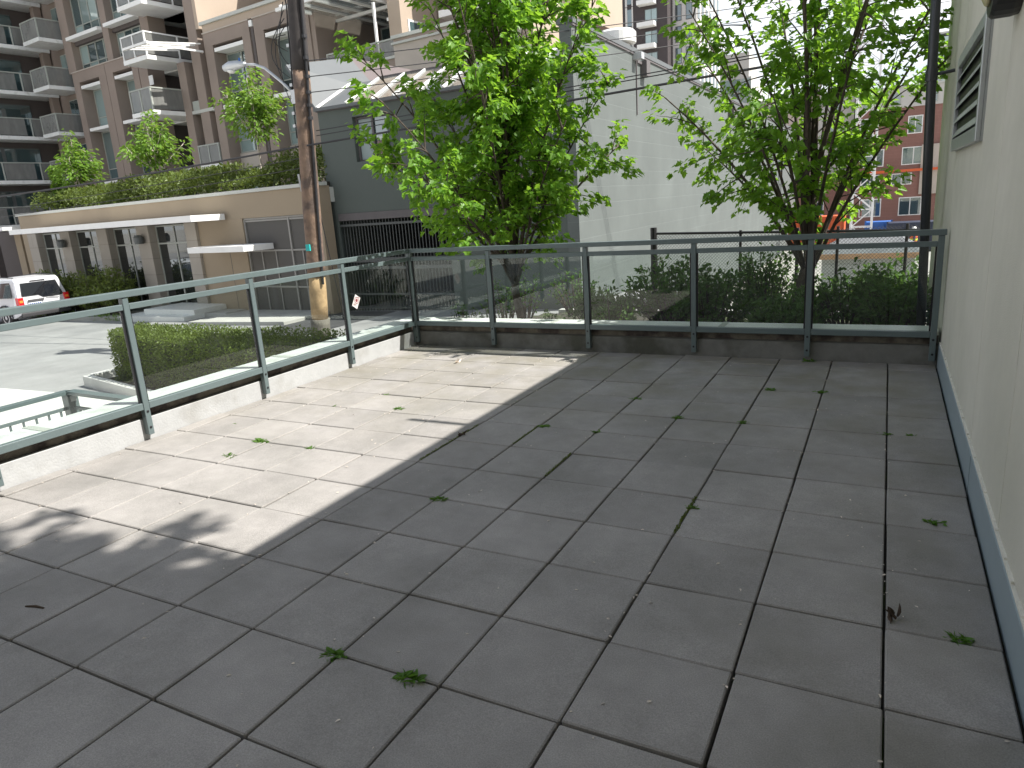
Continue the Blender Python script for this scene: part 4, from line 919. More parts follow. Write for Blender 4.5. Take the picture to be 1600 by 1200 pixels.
# bright climbing vine on a post
random.seed(14); vn = thing('vine', 'bright green climbing vine column at the left end of the podium', 'vine', podp(-15.0, 1.4, 2.5)); k = MB()
for _ in range(900):
    z = 1.9*rnd(); a = rnd()*6.283; r2 = 0.26*(1-0.3*z/1.9)*math.sqrt(rnd()); p = Vector((r2*math.cos(a), r2*math.sin(a), z))
    add_leaf(k, p, Vector((math.cos(a), math.sin(a), -0.3)), rvec()*0.6+Vector((0, 0, 1)), random.uniform(0.08, 0.15), 'maple')
MB().tube([(0, 0, 0), (0.02, 0, 1.85)], 0.04, 8).build('post', 'bark', vn); tag(k.build('foliage', 'youngleaf', vn, fix=False), kind='stuff')
# shrubs in front of the shop windows
for k_, (x, y, r, h, lb) in enumerate([(-12.9, -0.8, 0.6, 1.6, 'rounded green shrub left of the shop windows, behind the car'), (-11.6, -1.1, 0.85, 1.8, 'rounded green shrub before the second shop window'), (-10.2, -1.2, 0.8, 1.75, 'green shrub before the middle shop column'), (-8.6, -1.0, 0.85, 1.9, 'dark shaded shrub before the third shop window'), (-7.4, -1.0, 0.75, 1.9, 'dark shaded shrub left of the last shop column')]):
    p = podp(x, y, -1.35); make_shrub('shop_shrub', lb, p, r, h, 90, 40, 0.10, 'hedgeleaf', 120+k_, group='shrubs before the shop windows')
random.seed(66); k = MB()
for _ in range(1300):
    x = random.uniform(-13.5, -5.0); p = podp(x, random.uniform(-1.9, -1.5), -1.33+0.22*rnd()); add_leaf(k, p, rvec()+Vector((0, 0, 0.8)), rvec()+Vector((0, 0, 1)), random.uniform(0.06, 0.12), 'oval')
tag(k.build('ground_cover', 'youngleaf', fix=False), 'light green ground cover along the kerb before the shop windows', 'ground cover', kind='stuff')
# ================================================================== apartment building behind the podium
BO = Vector((-26.55, 23.18, -1.6))
A = thing('apartment_building', 'brown apartment building with white balconies rising behind the podium', 'building', BO, TH)
def az(z): return z+1.6
def ab(nm, m, x0, x1, y0, y1, z0, z1, par=A, bevel=0): return box(nm, m, par, x0, x1, y0, y1, az(z0), az(z1), bevel)
def awin(x0, x1, z0, z1, y=0.32, ncol=3, sub=0.0, frame='mullion', glass='wglass', alt=None, par=A):
    """window: frame mesh with its panes as children; sub = height of a low transom row"""
    k = MB(); t_ = 0.055
    k.box(x0, x1, y, y+0.10, az(z0), az(z0)+t_); k.box(x0, x1, y, y+0.10, az(z1)-t_, az(z1))
    wd = (x1-x0)/ncol; rows = [(z0+t_, z1-t_)]
    if sub: k.box(x0+t_, x1-t_, y+0.005, y+0.095, az(z0+sub), az(z0+sub)+0.045); rows = [(z0+t_, z0+sub), (z0+sub+0.045, z1-t_)]
    for c in range(ncol+1):
        x = min(max(x0, x0+c*wd-t_/2), x1-t_); k.box(x, x+t_, y+0.002, y+0.098, az(z0)+t_, az(z1)-t_)
    w_ = k.build('window', frame, par)
    for c in range(ncol):
        a = x0+c*wd+(t_ if c == 0 else t_/2); b = x0+(c+1)*wd-(t_ if c == ncol-1 else t_/2)
        for q, (r0, r1) in enumerate(rows):
            g_ = glass if not (alt and (c+q) % 3 == 1) else alt
            box('pane', g_, w_, a, b, y+0.045, y+0.055, az(r0), az(r1))
    return w_
# main volume
ab('core', 'bdark', -15.3, -8.0, 0.9, 12, -1.6, 24); ab('core', 'bdark', -7.99, -3.2, 3.4, 12, -1.6, 24); ab('core', 'bdark', -2.9, 4.7, 0.9, 12, -1.6, 10.3)
ab('side_wall', 'beige', -3.19, -2.95, 0.0, 12, 10.6, 24); ab('pier', 'bbrown', -3.9, -3.2, 0.0, 3.39, -1.6, 24); ab('return_wall', 'bbrown', -3.19, -2.7, 0.4, 3.0, -1.6, 10.59)
# piers of the two glazed bays
for x0, x1 in ((-15.6, -14.75), (-11.32, -10.72), (-7.72, -7.0)): ab('pier', 'bbrown', x0, x1, 0.0, 0.9, 10.42, 24)
for x0, x1 in ((-14.749, -11.321), (-10.719, -7.721)):
    awin(x0, x1, 10.46, 11.80, 0.40, 4, 0.35, alt='wblind'); ab('spandrel', 'bdark', x0, x1, 0.2, 0.88, 11.801, 12.0)
    ab('ledge', 'white', x0, x1, -0.25, 0.45, 12.001, 12.17); awin(x0, x1, 12.18, 14.25, 0.40, 4, 0.6, glass='wblind', alt='wglass')
    ab('ledge', 'white', x0, x1, -0.25, 0.45, 14.45, 14.62); awin(x0, x1, 14.7, 16.7, 0.40, 4, 0.6, glass='wblind', alt='wglass'); ab('spandrel', 'bdark', x0, x1, 0.2, 0.88, 14.26, 14.449)
# double-height portals
def portal(x0, x1, o0, o1, top, otop, bands, y0=-0.05):
    ab('portal_head', 'bbrown', x0, x1, y0, 0.9, otop, top); ab('portal_trim', 'bstone', x0-0.02, x1+0.02, y0-0.04, 0.3, top+0.001, top+0.05)
    ab('portal_jamb', 'bbrown', x0, o0, y0, 0.9, -1.6, otop-0.001); ab('portal_jamb', 'bbrown', o1, x1, y0, 0.9, -1.6, otop-0.001)
    for kind, z0, z1 in bands:
        if kind == 'c': ab('sun_shade', 'white', o0+0.05, o1-0.02, -0.02, 0.75, z0, z1)
        elif kind == 's': ab('spandrel', 'bstone', o0+0.001, o1-0.001, 0.55, 0.88, z0, z1)
        else: awin(o0+0.01, o1-0.01, z0, z1, 0.62, 2, 0.55, alt='wblind', glass='wblind' if kind == 'b' else 'wglass')
pb1 = [('c', 9.50, 9.66), ('b', 7.42, 9.48), ('c', 7.22, 7.38), ('w', 4.55, 7.20), ('c', 4.30, 4.46), ('w', 2.5, 4.28)]
portal(-15.25, -11.72, -14.62, -12.45, 10.40, 9.85, pb1); portal(-11.68, -8.55, -11.0, -9.10, 10.40, 9.85, pb1)
pb2 = [('c', 9.42, 9.58), ('w', 7.12, 9.40), ('c', 6.88, 7.06), ('b', 4.9, 6.86), ('s', 4.2, 4.88), ('w', 2.5, 4.18)]
portal(-2.68, 0.72, -2.05, 0.18, 10.28, 9.72, pb2); portal(1.05, 4.62, 1.68, 3.72, 10.28, 9.72, pb2)
ab('parapet', 'beige', -2.68, 4.75, -0.02, 0.4, 10.34, 10.66); ab('parapet_coping', 'coping', -2.75, 4.8, -0.12, 0.5, 10.661, 10.80)
ab('downpipe', 'bdark', 0.80, 0.97, -0.02, 0.12, 2.5, 10.0); ab('downpipe_box', 'white', 0.78, 0.99, -0.08, 0.13, 10.001, 10.25); ab('recess_wall', 'bdark', 0.73, 1.04, 0.3, 0.88, -1.6, 10.27)
ab('right_wall', 'bbrown', 4.63, 4.9, 0.0, 6, -1.6, 10.3)
# balconies in the recess
def balcony(x0, x1, y0, y1, z, rail, h=1.0, par=A, slab='white', glass='balglass', sides=('f', 'r')):
    bl_ = ab('balcony', slab, x0, x1, y0, y1, z-0.2, z, par)
    k = MB(); fr = 0.035
    def post(x, y): k.box(x-fr, x+fr, y-fr, y+fr, az(z), az(z+h))
    for x, y in ((x0+0.05, y0+0.05), (x1-0.05, y0+0.05), (x1-0.05, y1-0.05), ((x0+x1)/2, y0+0.05), (x1-0.05, (y0+y1)/2)): post(x, y)
    k.box(x0, x1, y0+0.02, y0+0.08, az(z+h), az(z+h)+0.06); k.box(x1-0.08, x1-0.02, y0+0.081, y1, az(z+h), az(z+h)+0.06)
    k.build('balcony_rail', rail, bl_)
    box('glass', glass, bl_, x0+0.09, x1-0.09, y0+0.045, y0+0.055, az(z+0.06), az(z+h-0.002)); box('glass', glass, bl_, x1-0.055, x1-0.045, y0+0.09, y1-0.09, az(z+0.06), az(z+h-0.002))
    return bl_
balcony(-7.3, -5.15, -1.3, 2.0, 12.1, 'white'); balcony(-7.25, -5.15, -1.5, 2.0, 9.65, 'white'); balcony(-7.0, -5.1, -1.7, 2.0, 7.15, 'mullion'); balcony(-7.3, -5.15, -1.3, 2.0, 14.6, 'white')
for z0, z1 in ((12.1, 14.2), (9.65, 11.7), (7.15, 9.2), (4.6, 6.7), (2.5, 4.2)):
    awin(-6.6, -4.2, z0+0.05, z1, 3.2, 3, 0, alt='wblind'); ab('soffit', 'slab_under', -8.54, -3.91, 0.91, 3.39, z1+0.2, z1+0.40)
ab('pier', 'bbrown', -8.54, -7.75, -0.02, 0.9, -1.6, 10.3); ab('pier', 'bbrown', -5.15, -4.55, -0.02, 0.6, 2.4, 9.4); ab('recess_ledge', 'coping', -4.54, -2.72, -0.02, 0.35, 6.95, 7.1); ab('recess_rail', 'mullion', -4.5, -3.95, 0.05, 0.09, 7.11, 7.55)
ab('wall_sign', 'hivis' if False else 'cap', -7.72, -7.35, -0.05, -0.025, 8.75, 9.2)
balcony(-4.5, -2.75, -0.1, 1.5, 4.5, 'mullion', 0.9)
# pergola of slats hung from the right-hand block
pg = ab('pergola', 'white', -4.75, -2.72, -2.9, -2.8, 9.55, 9.65)
for k_ in range(5):
    x = -4.65+0.45*k_; MB().bar((x, -2.79, az(9.62)), (x, -0.15, az(9.9)), 0.14, 0.05).build('slat', 'white', pg)
ab('pergola_post', 'white', -2.79, -2.70, -2.79, -0.13, 9.50, 9.58)
# set-back upper storey over the right-hand block
ab('upper_wall', 'beige', -2.9, 12.4, 4.2, 12, 10.31, 14.2)
for x0, x1 in ((-2.2, 0.2), (1.2, 4.4)): awin(x0, x1, 10.9, 13.2, 4.08, 3, alt='wblind')
ab('ledge', 'white', -2.6, 0.4, 3.2, 4.19, 13.3, 13.45); ab('roof_slab', 'white', -3.2, 5.0, 3.0, 4.19, 13.75, 13.95)
# terrace to the right of the pole
ab('terrace_wall', 'bbrown', 4.91, 9.2, -0.02, 0.3, 2.0, 7.40); ab('terrace_coping', 'coping', 4.92, 9.25, -0.08, 0.36, 7.401, 7.50); ab('terrace_deck', 'coping', 4.91, 9.2, 0.37, 4.19, 7.2, 7.35); ab('terrace_back', 'bdark', 4.91, 8.35, 4.0, 4.18, 7.36, 10.3)
awin(5.0, 8.2, 7.45, 9.75, 3.85, 4, alt='wblind')
tr_ = ab('terrace_rail', 'mullion', 5.3, 9.2, 0.05, 0.10, 8.10, 8.16)
for x in (5.3, 6.6, 7.9, 9.14): box('rail_post', 'mullion', tr_, x, x+0.05, 0.05, 0.10, az(7.51), az(8.099))
for x0, x1 in ((5.36, 6.59), (6.66, 7.89), (7.96, 9.13)): box('glass', 'balglass', tr_, x0, x1, 0.07, 0.08, az(7.55), az(8.08))
ab('sun_block', 'beige', 8.36, 9.0, 0.7, 12, 7.36, 14.2); 
sw = MB(); sw.box(9.001, 9.03, 1.1, 3.6, az(7.6), az(9.0)); sw = sw.build('window', 'white', A); 
for y0, y1 in ((1.18, 2.3), (2.4, 3.52)): box('pane', 'wglass', sw, 9.031, 9.036, y0, y1, az(7.68), az(8.92))
ab('band', 'white', 8.3, 9.06, 0.62, 12, 10.2, 10.32); ab('light_globe', 'white', 8.25, 8.34, 0.72, 0.82, 9.0, 9.12)
cp = ab('glass_canopy', 'white', 4.7, 4.82, -1.6, 4.0, 9.75, 9.87)
for x in (5.5, 6.3, 7.1, 7.9): box('canopy_bar', 'white', cp, x, x+0.1, -1.6, 4.0, az(9.75), az(9.87))
for x0, x1 in ((4.83, 5.49), (5.61, 6.29), (6.41, 7.09), (7.21, 7.89)): box('canopy_glass', 'skyglass', cp, x0, x1, -1.55, 3.95, az(9.82), az(9.84))
for y in (-1.72, 1.2): box('canopy_beam', 'white', cp, 4.6, 8.1, y, y+0.11, az(9.62), az(9.745))
box('canopy_post', 'white', cp, 8.05, 8.14, 0.15, 0.24, az(7.5), az(9.615))
ab('parapet_wall', 'bbrown', 9.21, 15.6, -0.1, 0.3, 2.0, 8.05); ab('parapet_coping', 'coping', 9.15, 15.6, -0.18, 0.4, 8.051, 8.17); ab('lower_wall', 'bstone', 9.9, 15.6, -0.9, -0.11, 2.0, 7.62); ab('lower_coping', 'coping', 9.85, 15.6, -0.98, -0.10, 7.621, 7.70)
ab('upper_wall', 'bbrown', 9.05, 12.4, 3.0, 4.19, 8.0, 14.2); ab('white_sill', 'white', 10.2, 12.8, 1.6, 2.9, 8.9, 9.15); ab('upper_wall', 'beige', 12.41, 15.6, 2.5, 7, 8.18, 12.2); ab('white_sill', 'white', 13.6, 15.4, 1.5, 2.49, 8.3, 8.5)
for x0 in (12.9,): awin(x0, x0+1.8, 8.9, 10.9, 2.38, 2, alt='wblind')
ab('end_wall', 'beige', 15.62, 15.9, -0.9, 2.49, 2.0, 8.2)
# brick terrace across the street, behind the viewer's left (it shows in the shop windows)
Rb = thing('brick_row', 'red brick building across the street, mirrored in the shop windows', 'building', (-84, -17, -1.7))
box('wall', 'bricks', Rb, 0, 44, -10, 0, 0, 9.5); box('coping', 'white', Rb, -0.1, 44.1, -10.1, 0.15, 9.501, 9.8); box('white_pier', 'white', Rb, 20, 21.2, 0.001, 0.3, 0, 9.5); box('white_pier', 'white', Rb, 33, 34.2, 0.001, 0.3, 0, 9.5)
for i in range(12):
    for z in (1.2, 4.2, 7.0):
        x = 1.0+3.6*i; w9 = box('window', 'white', Rb, x, x+1.5, 0.001, 0.06, z, z+1.7); box('pane', 'wglass', w9, x+0.1, x+1.4, 0.061, 0.07, z+0.1, z+1.6)
# deck chair on the terrace
dc = thing('deck_chair', 'orange-red wooden chair behind the glass of the upper terrace', 'chair', PM @ Vector((0, 0, 0)))
AM = Matrix.Translation(BO) @ Matrix.Rotation(TH, 4, 'Z'); dc.location = AM @ Vector((7.0, 1.0, az(7.35))); dc.rotation_euler = (0, 0, TH+0.5)
box('seat', 'chair', dc, -0.3, 0.3, -0.3, 0.3, 0.40, 0.46)
k = MB(); k.hexa([(-0.3, 0.28, 0.46), (0.3, 0.28, 0.46), (0.3, 0.34, 0.46), (-0.3, 0.34, 0.46), (-0.3, 0.55, 1.15), (0.3, 0.55, 1.15), (0.3, 0.61, 1.15), (-0.3, 0.61, 1.15)]); k.build('backrest', 'chair', dc)
for x in (-0.28, 0.24):
    for y in (-0.28, 0.24): box('leg', 'chair', dc, x, x+0.05, y, y+0.05, 0, 0.399)
    box('armrest', 'chair', dc, x-0.02, x+0.07, -0.3, 0.3, 0.62, 0.66)
tb = thing('wicker_planter', 'brown bushy planter beside the orange chair on the upper terrace', 'planter', AM @ Vector((5.9, 0.9, az(7.35))))
MB().lathe([(0.28, 0), (0.36, 0.42), (0.33, 0.43)], 16).build('pot', 'chair', tb)
k = MB(); random.seed(6)
for _ in range(260): add_leaf(k, Vector((random.gauss(0, 0.2), random.gauss(0, 0.2), 0.42+abs(random.gauss(0, 0.2)))), rvec()+Vector((0, 0, 0.8)), rvec(), 0.12, 'blade')
tag(k.build('foliage', 'wood', tb, fix=False), kind='stuff')

# ------------------------------------------------------------------ wing at the far left
Wg = thing('apartment_wing', 'dark left wing of stacked balconies at the left edge of the picture', 'building', AM @ Vector((-15.7, 0, 0)), TH)
def wb(nm, m, x0, x1, y0, y1, z0, z1, par=Wg): return box(nm, m, par, x0, x1, y0, y1, az(z0), az(z1))
wb('core', 'bdark', -12, -4.2, -7.5, 11, -1.6, 24); wb('back_wall', 'bbrown', -4.19, 0.0, 0.6, 1.2, -1.6, 24)
for k_ in range(8):
    z = 2.35+2.48*k_
    # corner balconies against pier A
    if k_ > 0:
        b_ = wb('balcony', 'cap', -1.9, -0.02, -1.2, 0.59, z-0.2, z)
        k = MB(); k.box(-1.9, -0.05, -1.18, -1.12, az(z+0.95), az(z+1.0)); k.box(-0.09, -0.03, -1.119, 0.59, az(z+0.95), az(z+1.0)); k.box(-1.9, -1.84, -1.18, -1.12, az(z), az(z+0.949)); k.box(-0.09, -0.03, -1.18, -1.12, az(z), az(z+0.949)); k.build('balcony_rail', 'mullion', b_)
        box('glass', 'balglass', b_, -1.83, -0.10, -1.155, -1.145, az(z+0.03), az(z+0.94)); box('glass', 'balglass', b_, -0.065, -0.055, -1.11, 0.55, az(z+0.03), az(z+0.94))
        # windows behind
        wn_ = wb('window', 'mullion', -1.6, -0.1, 0.52, 0.598, z+0.02, z+1.95)
        for x0, x1 in ((-1.55, -1.1), (-1.05, -0.6), (-0.55, -0.15)): box('pane', random.choice(['wglass', 'wblind']), wn_, x0, x1, 0.505, 0.519, az(z+0.1), az(z+1.9))
    # long slabs of the wing
    b_ = wb('balcony', 'cap', -4.19, -2.6, -7.5, 0.5, z-0.22, z-0.02)
    k = MB(); k.box(-2.72, -2.66, -7.45, 0.45, az(z+0.95), az(z+1.0)); 
    for y in (-7.4, -5.4, -3.4, -1.4, 0.38): k.box(-2.72, -2.66, y, y+0.06, az(z-0.019), az(z+0.949))
    k.build('balcony_rail', 'mullion', b_)
    for y in (-7.3, -5.3, -3.3, -1.3): box('glass', 'balglass', b_, -2.695, -2.685, y, y+1.62, az(z+0.03), az(z+0.94))
    wd = wb('window', 'mull_dark', -4.18, -4.10, -6.8, -0.6, z, z+1.95)
    for y in (-6.7, -4.6, -2.5): box('pane', 'wglass', wd, -4.099, -4.09, y, y+1.9, az(z+0.08), az(z+1.88))
wb('pier', 'bstone', -2.9, -2.55, -5.2, -4.85, -1.6, 2.1); wb('pier', 'bbrown', -3.1, -2.7, 0.1, 0.5, -1.6, 24)

# ================================================================== parked sport utility vehicle (rear and left side in view)
S = thing('parked_car', 'silver-white boxy off-road car parked before the podium, seen from behind', 'car', (-25.45, 11.6, gz(-26.5)), 0); S.scale = (0.88, 0.88, 0.88)
def side(prof, yb, yt, zsplit, nm, m, half=0.95):
    pass
HWB, HWT = 0.945, 0.80                      # half width at the belt and at the roof
def hw(z): return HWB if z <= 1.05 else HWB + (HWT-HWB)*min(1, (z-1.05)/0.80)
prof = [(0.0, 0.48), (0.03, 0.86), (0.0, 1.02), (-0.20, 1.74), (-0.32, 1.83), (-1.7, 1.86), (-1.85, 1.78), (-2.9, 1.72), (-3.55, 1.12), (-4.65, 1.00), (-4.80, 0.85), (-4.80, 0.42), (-4.3, 0.34), (-0.5, 0.34)]
k = MB(); n = len(prof)
for s in (-1, 1):
    for x, z in prof: k.v.append((x, s*hw(z), z))
k.f += [tuple(range(n)), tuple(range(2*n-1, n-1, -1))] + [(i, i+n, (i+1) % n+n, (i+1) % n) for i in range(n)]
body = k.build('body', 'carpaint', S, bevel=0.045, smooth=False)
# tailgate window with the stepped lower edge
def rear_x(z): return 0.0 - 0.20*(z-1.02)/0.72 if z > 1.02 else 0.02
def rear_plate(nm, m, yz, off, par=S):
    k = MB(); m_ = len(yz); k.v = [(rear_x(z)+off, y, z) for y, z in yz] + [(rear_x(z)+off-0.02, y, z) for y, z in yz]
    k.f = [tuple(range(m_)), tuple(range(2*m_-1, m_-1, -1))] + [(i, i+m_, (i+1) % m_+m_, (i+1) % m_) for i in range(m_)]
    return k.build(nm, m, par)
tg_ = rear_plate('tailgate_window', 'carglass', [(-0.74, 1.18), (-0.15, 1.18), (0.0, 1.08), (0.70, 1.08), (0.76, 1.12), (0.66, 1.66), (-0.66, 1.66), (-0.76, 1.22)], 0.035)
rear_plate('number_plate', 'plate', [(-0.62, 0.78), (-0.12, 0.78), (-0.12, 0.92), (-0.62, 0.92)], 0.045)
rear_plate('plate_recess', 'bumper', [(-0.64, 0.95), (-0.05, 0.95), (0.0, 1.03), (-0.60, 1.03)], 0.05)
for i in range(6): rear_plate('plate_character', 'plateink', [(-0.59+0.075*i, 0.81), (-0.545+0.075*i, 0.81), (-0.545+0.075*i, 0.895), (-0.59+0.075*i, 0.895)], 0.049)
rear_plate('brake_light', 'bumper', [(-0.28, 1.70), (0.28, 1.70), (0.28, 1.735), (-0.28, 1.735)], 0.03)
for s in (-1, 1):
    tl = MB(); tl.box(-0.16, 0.055, min(s*0.76, s*0.955), max(s*0.76, s*0.955), 0.70, 1.14); tl = tl.build('tail_light', 'taillight', S, bevel=0.02)
    q = MB(); q.box(0.052, 0.062, min(s*0.80, s*0.92), max(s*0.80, s*0.92), 0.95, 1.04); q.build('indicator', 'amber', tl); q = MB(); q.box(0.052, 0.061, min(s*0.80, s*0.92), max(s*0.80, s*0.92), 0.78, 0.85); q.build('reversing_light', 'reverse', tl)
    for x in (-1.05, -3.85):
        wh = MB().lathe([(0.30, -0.13), (0.37, -0.11), (0.37, 0.11), (0.30, 0.13)], 24, (x, s*0.83, 0.37), axis=1).build('wheel', 'tyre', S)
        MB().lathe([(0.24, s*0.128), (0.22, s*0.135), (0.10, s*0.12), (0.05, s*0.14)], 18, (x, s*0.83, 0.37), axis=1).build('rim', 'rim', wh)
        MB().tube([(x-0.47*math.cos(a), s*0.945, 0.36+0.47*math.sin(a)) for a in [math.pi*i/12 for i in range(13)]], 0.035, 6).build('wheel_arch', 'bumper', S)
    # side glass
    for nm, pts in (('rear_quarter_window', [(-0.42, 1.13), (-1.45, 1.12), (-1.45, 1.68), (-0.52, 1.70)]), ('rear_door_window', [(-1.56, 1.12), (-2.35, 1.11), (-2.35, 1.60), (-1.56, 1.64)]), ('front_door_window', [(-2.44, 1.11), (-3.35, 1.10), (-2.85, 1.58), (-2.44, 1.60)])):
        k = MB(); k.v = [(x, s*(hw(z)+0.012), z) for x, z in pts] + [(x, s*(hw(z)-0.01), z) for x, z in pts]; k.f = [(0, 1, 2, 3), (7, 6, 5, 4)] + [(i, i+4, (i+1) % 4+4, (i+1) % 4) for i in range(4)]
        k.build(nm, 'carglass', S)
    MB().tube([(-0.45, s*0.70, 1.875), (-1.6, s*0.70, 1.90), (-2.7, s*0.69, 1.80)], 0.02, 6).build('roof_rail', 'bumper', S)
    for x in (-1.75, -2.65): MB().box(x-0.1, x+0.1, min(s*0.945, s*0.975), max(s*0.945, s*0.975), 0.96, 0.99).build('door_handle', 'bumper', S)
    MB().box(-3.25, -3.1, min(s*0.95, s*1.13), max(s*0.95, s*1.13), 1.10, 1.28).build('mirror', 'bumper', S, bevel=0.03)
MB().box(-0.35, 0.06, -0.93, 0.93, 0.40, 0.56).build('bumper', 'bumper', S, bevel=0.04)
MB().tube([(0.03, 0.1, 1.07), (0.055, 0.55, 1.0)], 0.012, 6).build('wiper', 'bumper', S)
MB().box(-4.82, -4.70, -0.9, 0.9, 0.4, 0.62).build('front_bumper', 'bumper', S, bevel=0.03)
for s in (-1, 1): MB().box(-4.815, -4.66, min(s*0.55, s*0.9), max(s*0.55, s*0.9), 0.78, 0.95).build('headlight', 'reverse', S, bevel=0.02)

# ================================================================== chain-link fence on the planter wall
F = thing('chain_link_fence', 'black chain-link fence with one thick post behind the bushes', 'fence', (-3.52, 9.5, -0.30))
FT = 1.28
for x, r in ((0, 0.055), (1.40, 0.022), (2.24, 0.026), (2.80, 0.022), (3.70, 0.022)):
    MB().tube([(x, 0, 0), (x, 0, FT+(0.10 if x == 0 else 0.0))], r, 10).build('post', 'black', F)
MB().tube([(0, 0, FT), (3.88, 0, FT-0.10)], 0.02, 8).build('top_rail', 'black', F)
MB().tube([(0, 0, 0.42), (3.88, 0, 0.38)], 0.006, 5).build('tension_wire', 'black', F)
k = MB(); sx2 = 0.052; n = int((3.88+FT)/sx2)
for i in range(-n, n):
    for s in (1, -1):
        x0 = i*sx2; a = max(0.0, -x0 if s == 1 else x0-3.86); 
        # line x = x0 + s*z clipped to the panel
        z0, z1 = 0.02, FT-0.03
        if s == 1: lo, hi = max(z0, -x0), min(z1, 3.86-x0)
        else: lo, hi = max(z0, x0-3.86), min(z1, x0)
        if hi-lo < 0.03: continue
        p, q = (x0+s*lo, 0.004*s, lo), (x0+s*hi, 0.004*s, hi)
        k.tube([p, q], 0.0028, 3, cap=False)
tag(k.build('wire_mesh', 'wire', F, fix=False), kind='stuff')

# ================================================================== site hut, worker, containers, crane, far buildings
H = thing('site_hut', 'small grey hut with a hipped roof beyond the chain-link fence', 'hut', (-0.6, 23.3, -2.95))
box('wall', 'hutwall', H, -1.22, 1.3, -1.2, 1.2, 0, 2.32); 
k = MB(); k.v = [(-1.4, -1.38, 2.40), (1.5, -1.38, 2.40), (1.5, 1.38, 2.40), (-1.4, 1.38, 2.40), (-0.55, -0.3, 2.92), (0.75, -0.3, 2.92), (0.75, 0.3, 2.92), (-0.55, 0.3, 2.92)]; k.f = [(0, 3, 2, 1), (0, 1, 5, 4), (1, 2, 6, 5), (2, 3, 7, 6), (3, 0, 4, 7), (4, 5, 6, 7)]; k.build('roof', 'hutroof', H)
for nm, a in (('fascia', (-1.42, 1.52, -1.41, -1.385)),): box(nm, 'wood', H, a[0], a[1], a[2], a[3], 2.24, 2.398)
for z in (0.3, 0.6, 0.9, 1.2, 1.5, 1.8, 2.1): box('siding_board', 'hutwall', H, -1.24, 1.32, -1.222, -1.201, z, z+0.27)
box('hatch', 'wood', H, -0.35, 0.45, -1.245, -1.223, 0.9, 1.45)
# worker in a high visibility vest
P = thing('person', 'worker in white helmet and orange-yellow vest standing on the site by the wall edge', 'person', (1.28, 44.0, -2.95), rad(100))
import bpy as _b
def skin_fig():
    me = bpy.data.meshes.new('body')
    V_ = [(0, 0, .98), (0, 0, 1.18), (0, 0, 1.40), (0, 0, 1.50), (0, .01, 1.62), (0, .01, 1.72), (.19, 0, 1.42), (.25, .02, 1.15), (.24, .14, .95), (-.19, 0, 1.42), (-.27, .02, 1.15), (-.22, .12, .95), (.10, 0, .92), (.11, .02, .50), (.11, -.01, .09), (.12, .14, .04), (-.10, 0, .92), (-.12, .0, .50), (-.12, -.03, .09), (-.13, .12, .04)]
    E_ = [(0,1),(1,2),(2,3),(3,4),(4,5),(2,6),(6,7),(7,8),(2,9),(9,10),(10,11),(0,12),(12,13),(13,14),(14,15),(0,16),(16,17),(17,18),(18,19)]
    R_ = [.14,.14,.15,.06,.095,.085,.075,.05,.045,.075,.05,.045,.10,.07,.05,.045,.10,.07,.05,.045]
    me.from_pydata(V_, E_, []); o = bpy.data.objects.new('body', me); C.objects.link(o); o.parent = P
    m = o.modifiers.new('Skin', 'SKIN'); 
    for i, sv in enumerate(me.skin_vertices[0].data if me.skin_vertices else []): sv.radius = (R_[i], R_[i]*0.8)
    o.modifiers.new('Sub', 'SUBSURF').levels = 1; me.materials.append(MAT['trouser']); return o, R_
try:
    o, R_ = skin_fig()
    if not o.data.skin_vertices:
        bm = bmesh.new(); bm.from_mesh(o.data); ly = bm.verts.layers.skin.verify(); bm.verts.ensure_lookup_table()
        for i, v in enumerate(bm.verts): v[ly].radius = (R_[i], R_[i]*0.8)
        bm.verts[0][ly].use_root = True; bm.to_mesh(o.data); bm.free()
except Exception as ex: print('skin', ex)
MB().lathe([(0.17, 0.92), (0.185, 1.0), (0.195, 1.25), (0.20, 1.42), (0.12, 1.50)], 16).build('vest', 'orange', P, smooth=True)
MB().lathe([(0.199, 1.08), (0.203, 1.10), (0.205, 1.16), (0.20, 1.18)], 16).build('vest_band', 'hivis', P); MB().lathe([(0.125, 1.68), (0.13, 1.72), (0.115, 1.79), (0.06, 1.83)], 16, (0, 0.01, 0)).build('helmet', 'white', P, smooth=True)
MB().lathe([(0.085, 1.55), (0.098, 1.62), (0.095, 1.70)], 12, (0, 0.02, 0)).build('face', 'skin', P, smooth=True)
def container(name, label, m, x, y, w_, d_, h_, z=-2.95, rz_=0):
    t = thing(name, label, 'container', (x, y, z), rz_); k = MB(); n = int(w_/0.3)
    k.box(-w_/2, w_/2, -d_/2+0.05, d_/2-0.05, 0.1, h_-0.1)
    k.build('box', m, t); k = MB()
    for i in range(n): k.box(-w_/2+i*w_/n+0.04, -w_/2+(i+0.55)*w_/n, -d_/2, -d_/2+0.049, 0.2, h_-0.2)
    tag(k.build('corrugation', m, t), kind='stuff')
    for x0 in (-w_/2-0.02, w_/2-0.08): box('corner_post', m, t, x0, x0+0.1, -d_/2-0.03, -d_/2+0.06, 0, h_)
    return t
container('storage_container', 'bright orange site container seen through the backlit maple', 'orange', -4.9, 55, 4.2, 2.4, 2.3); container('storage_bin', 'blue site bin seen right of the backlit maple limbs', 'blue', -0.6, 52, 1.6, 1.6, 1.9); container('storage_container', 'dark navy site container at the right behind the dark pipe', 'navy', 1.4, 50, 3.0, 2.2, 1.9)
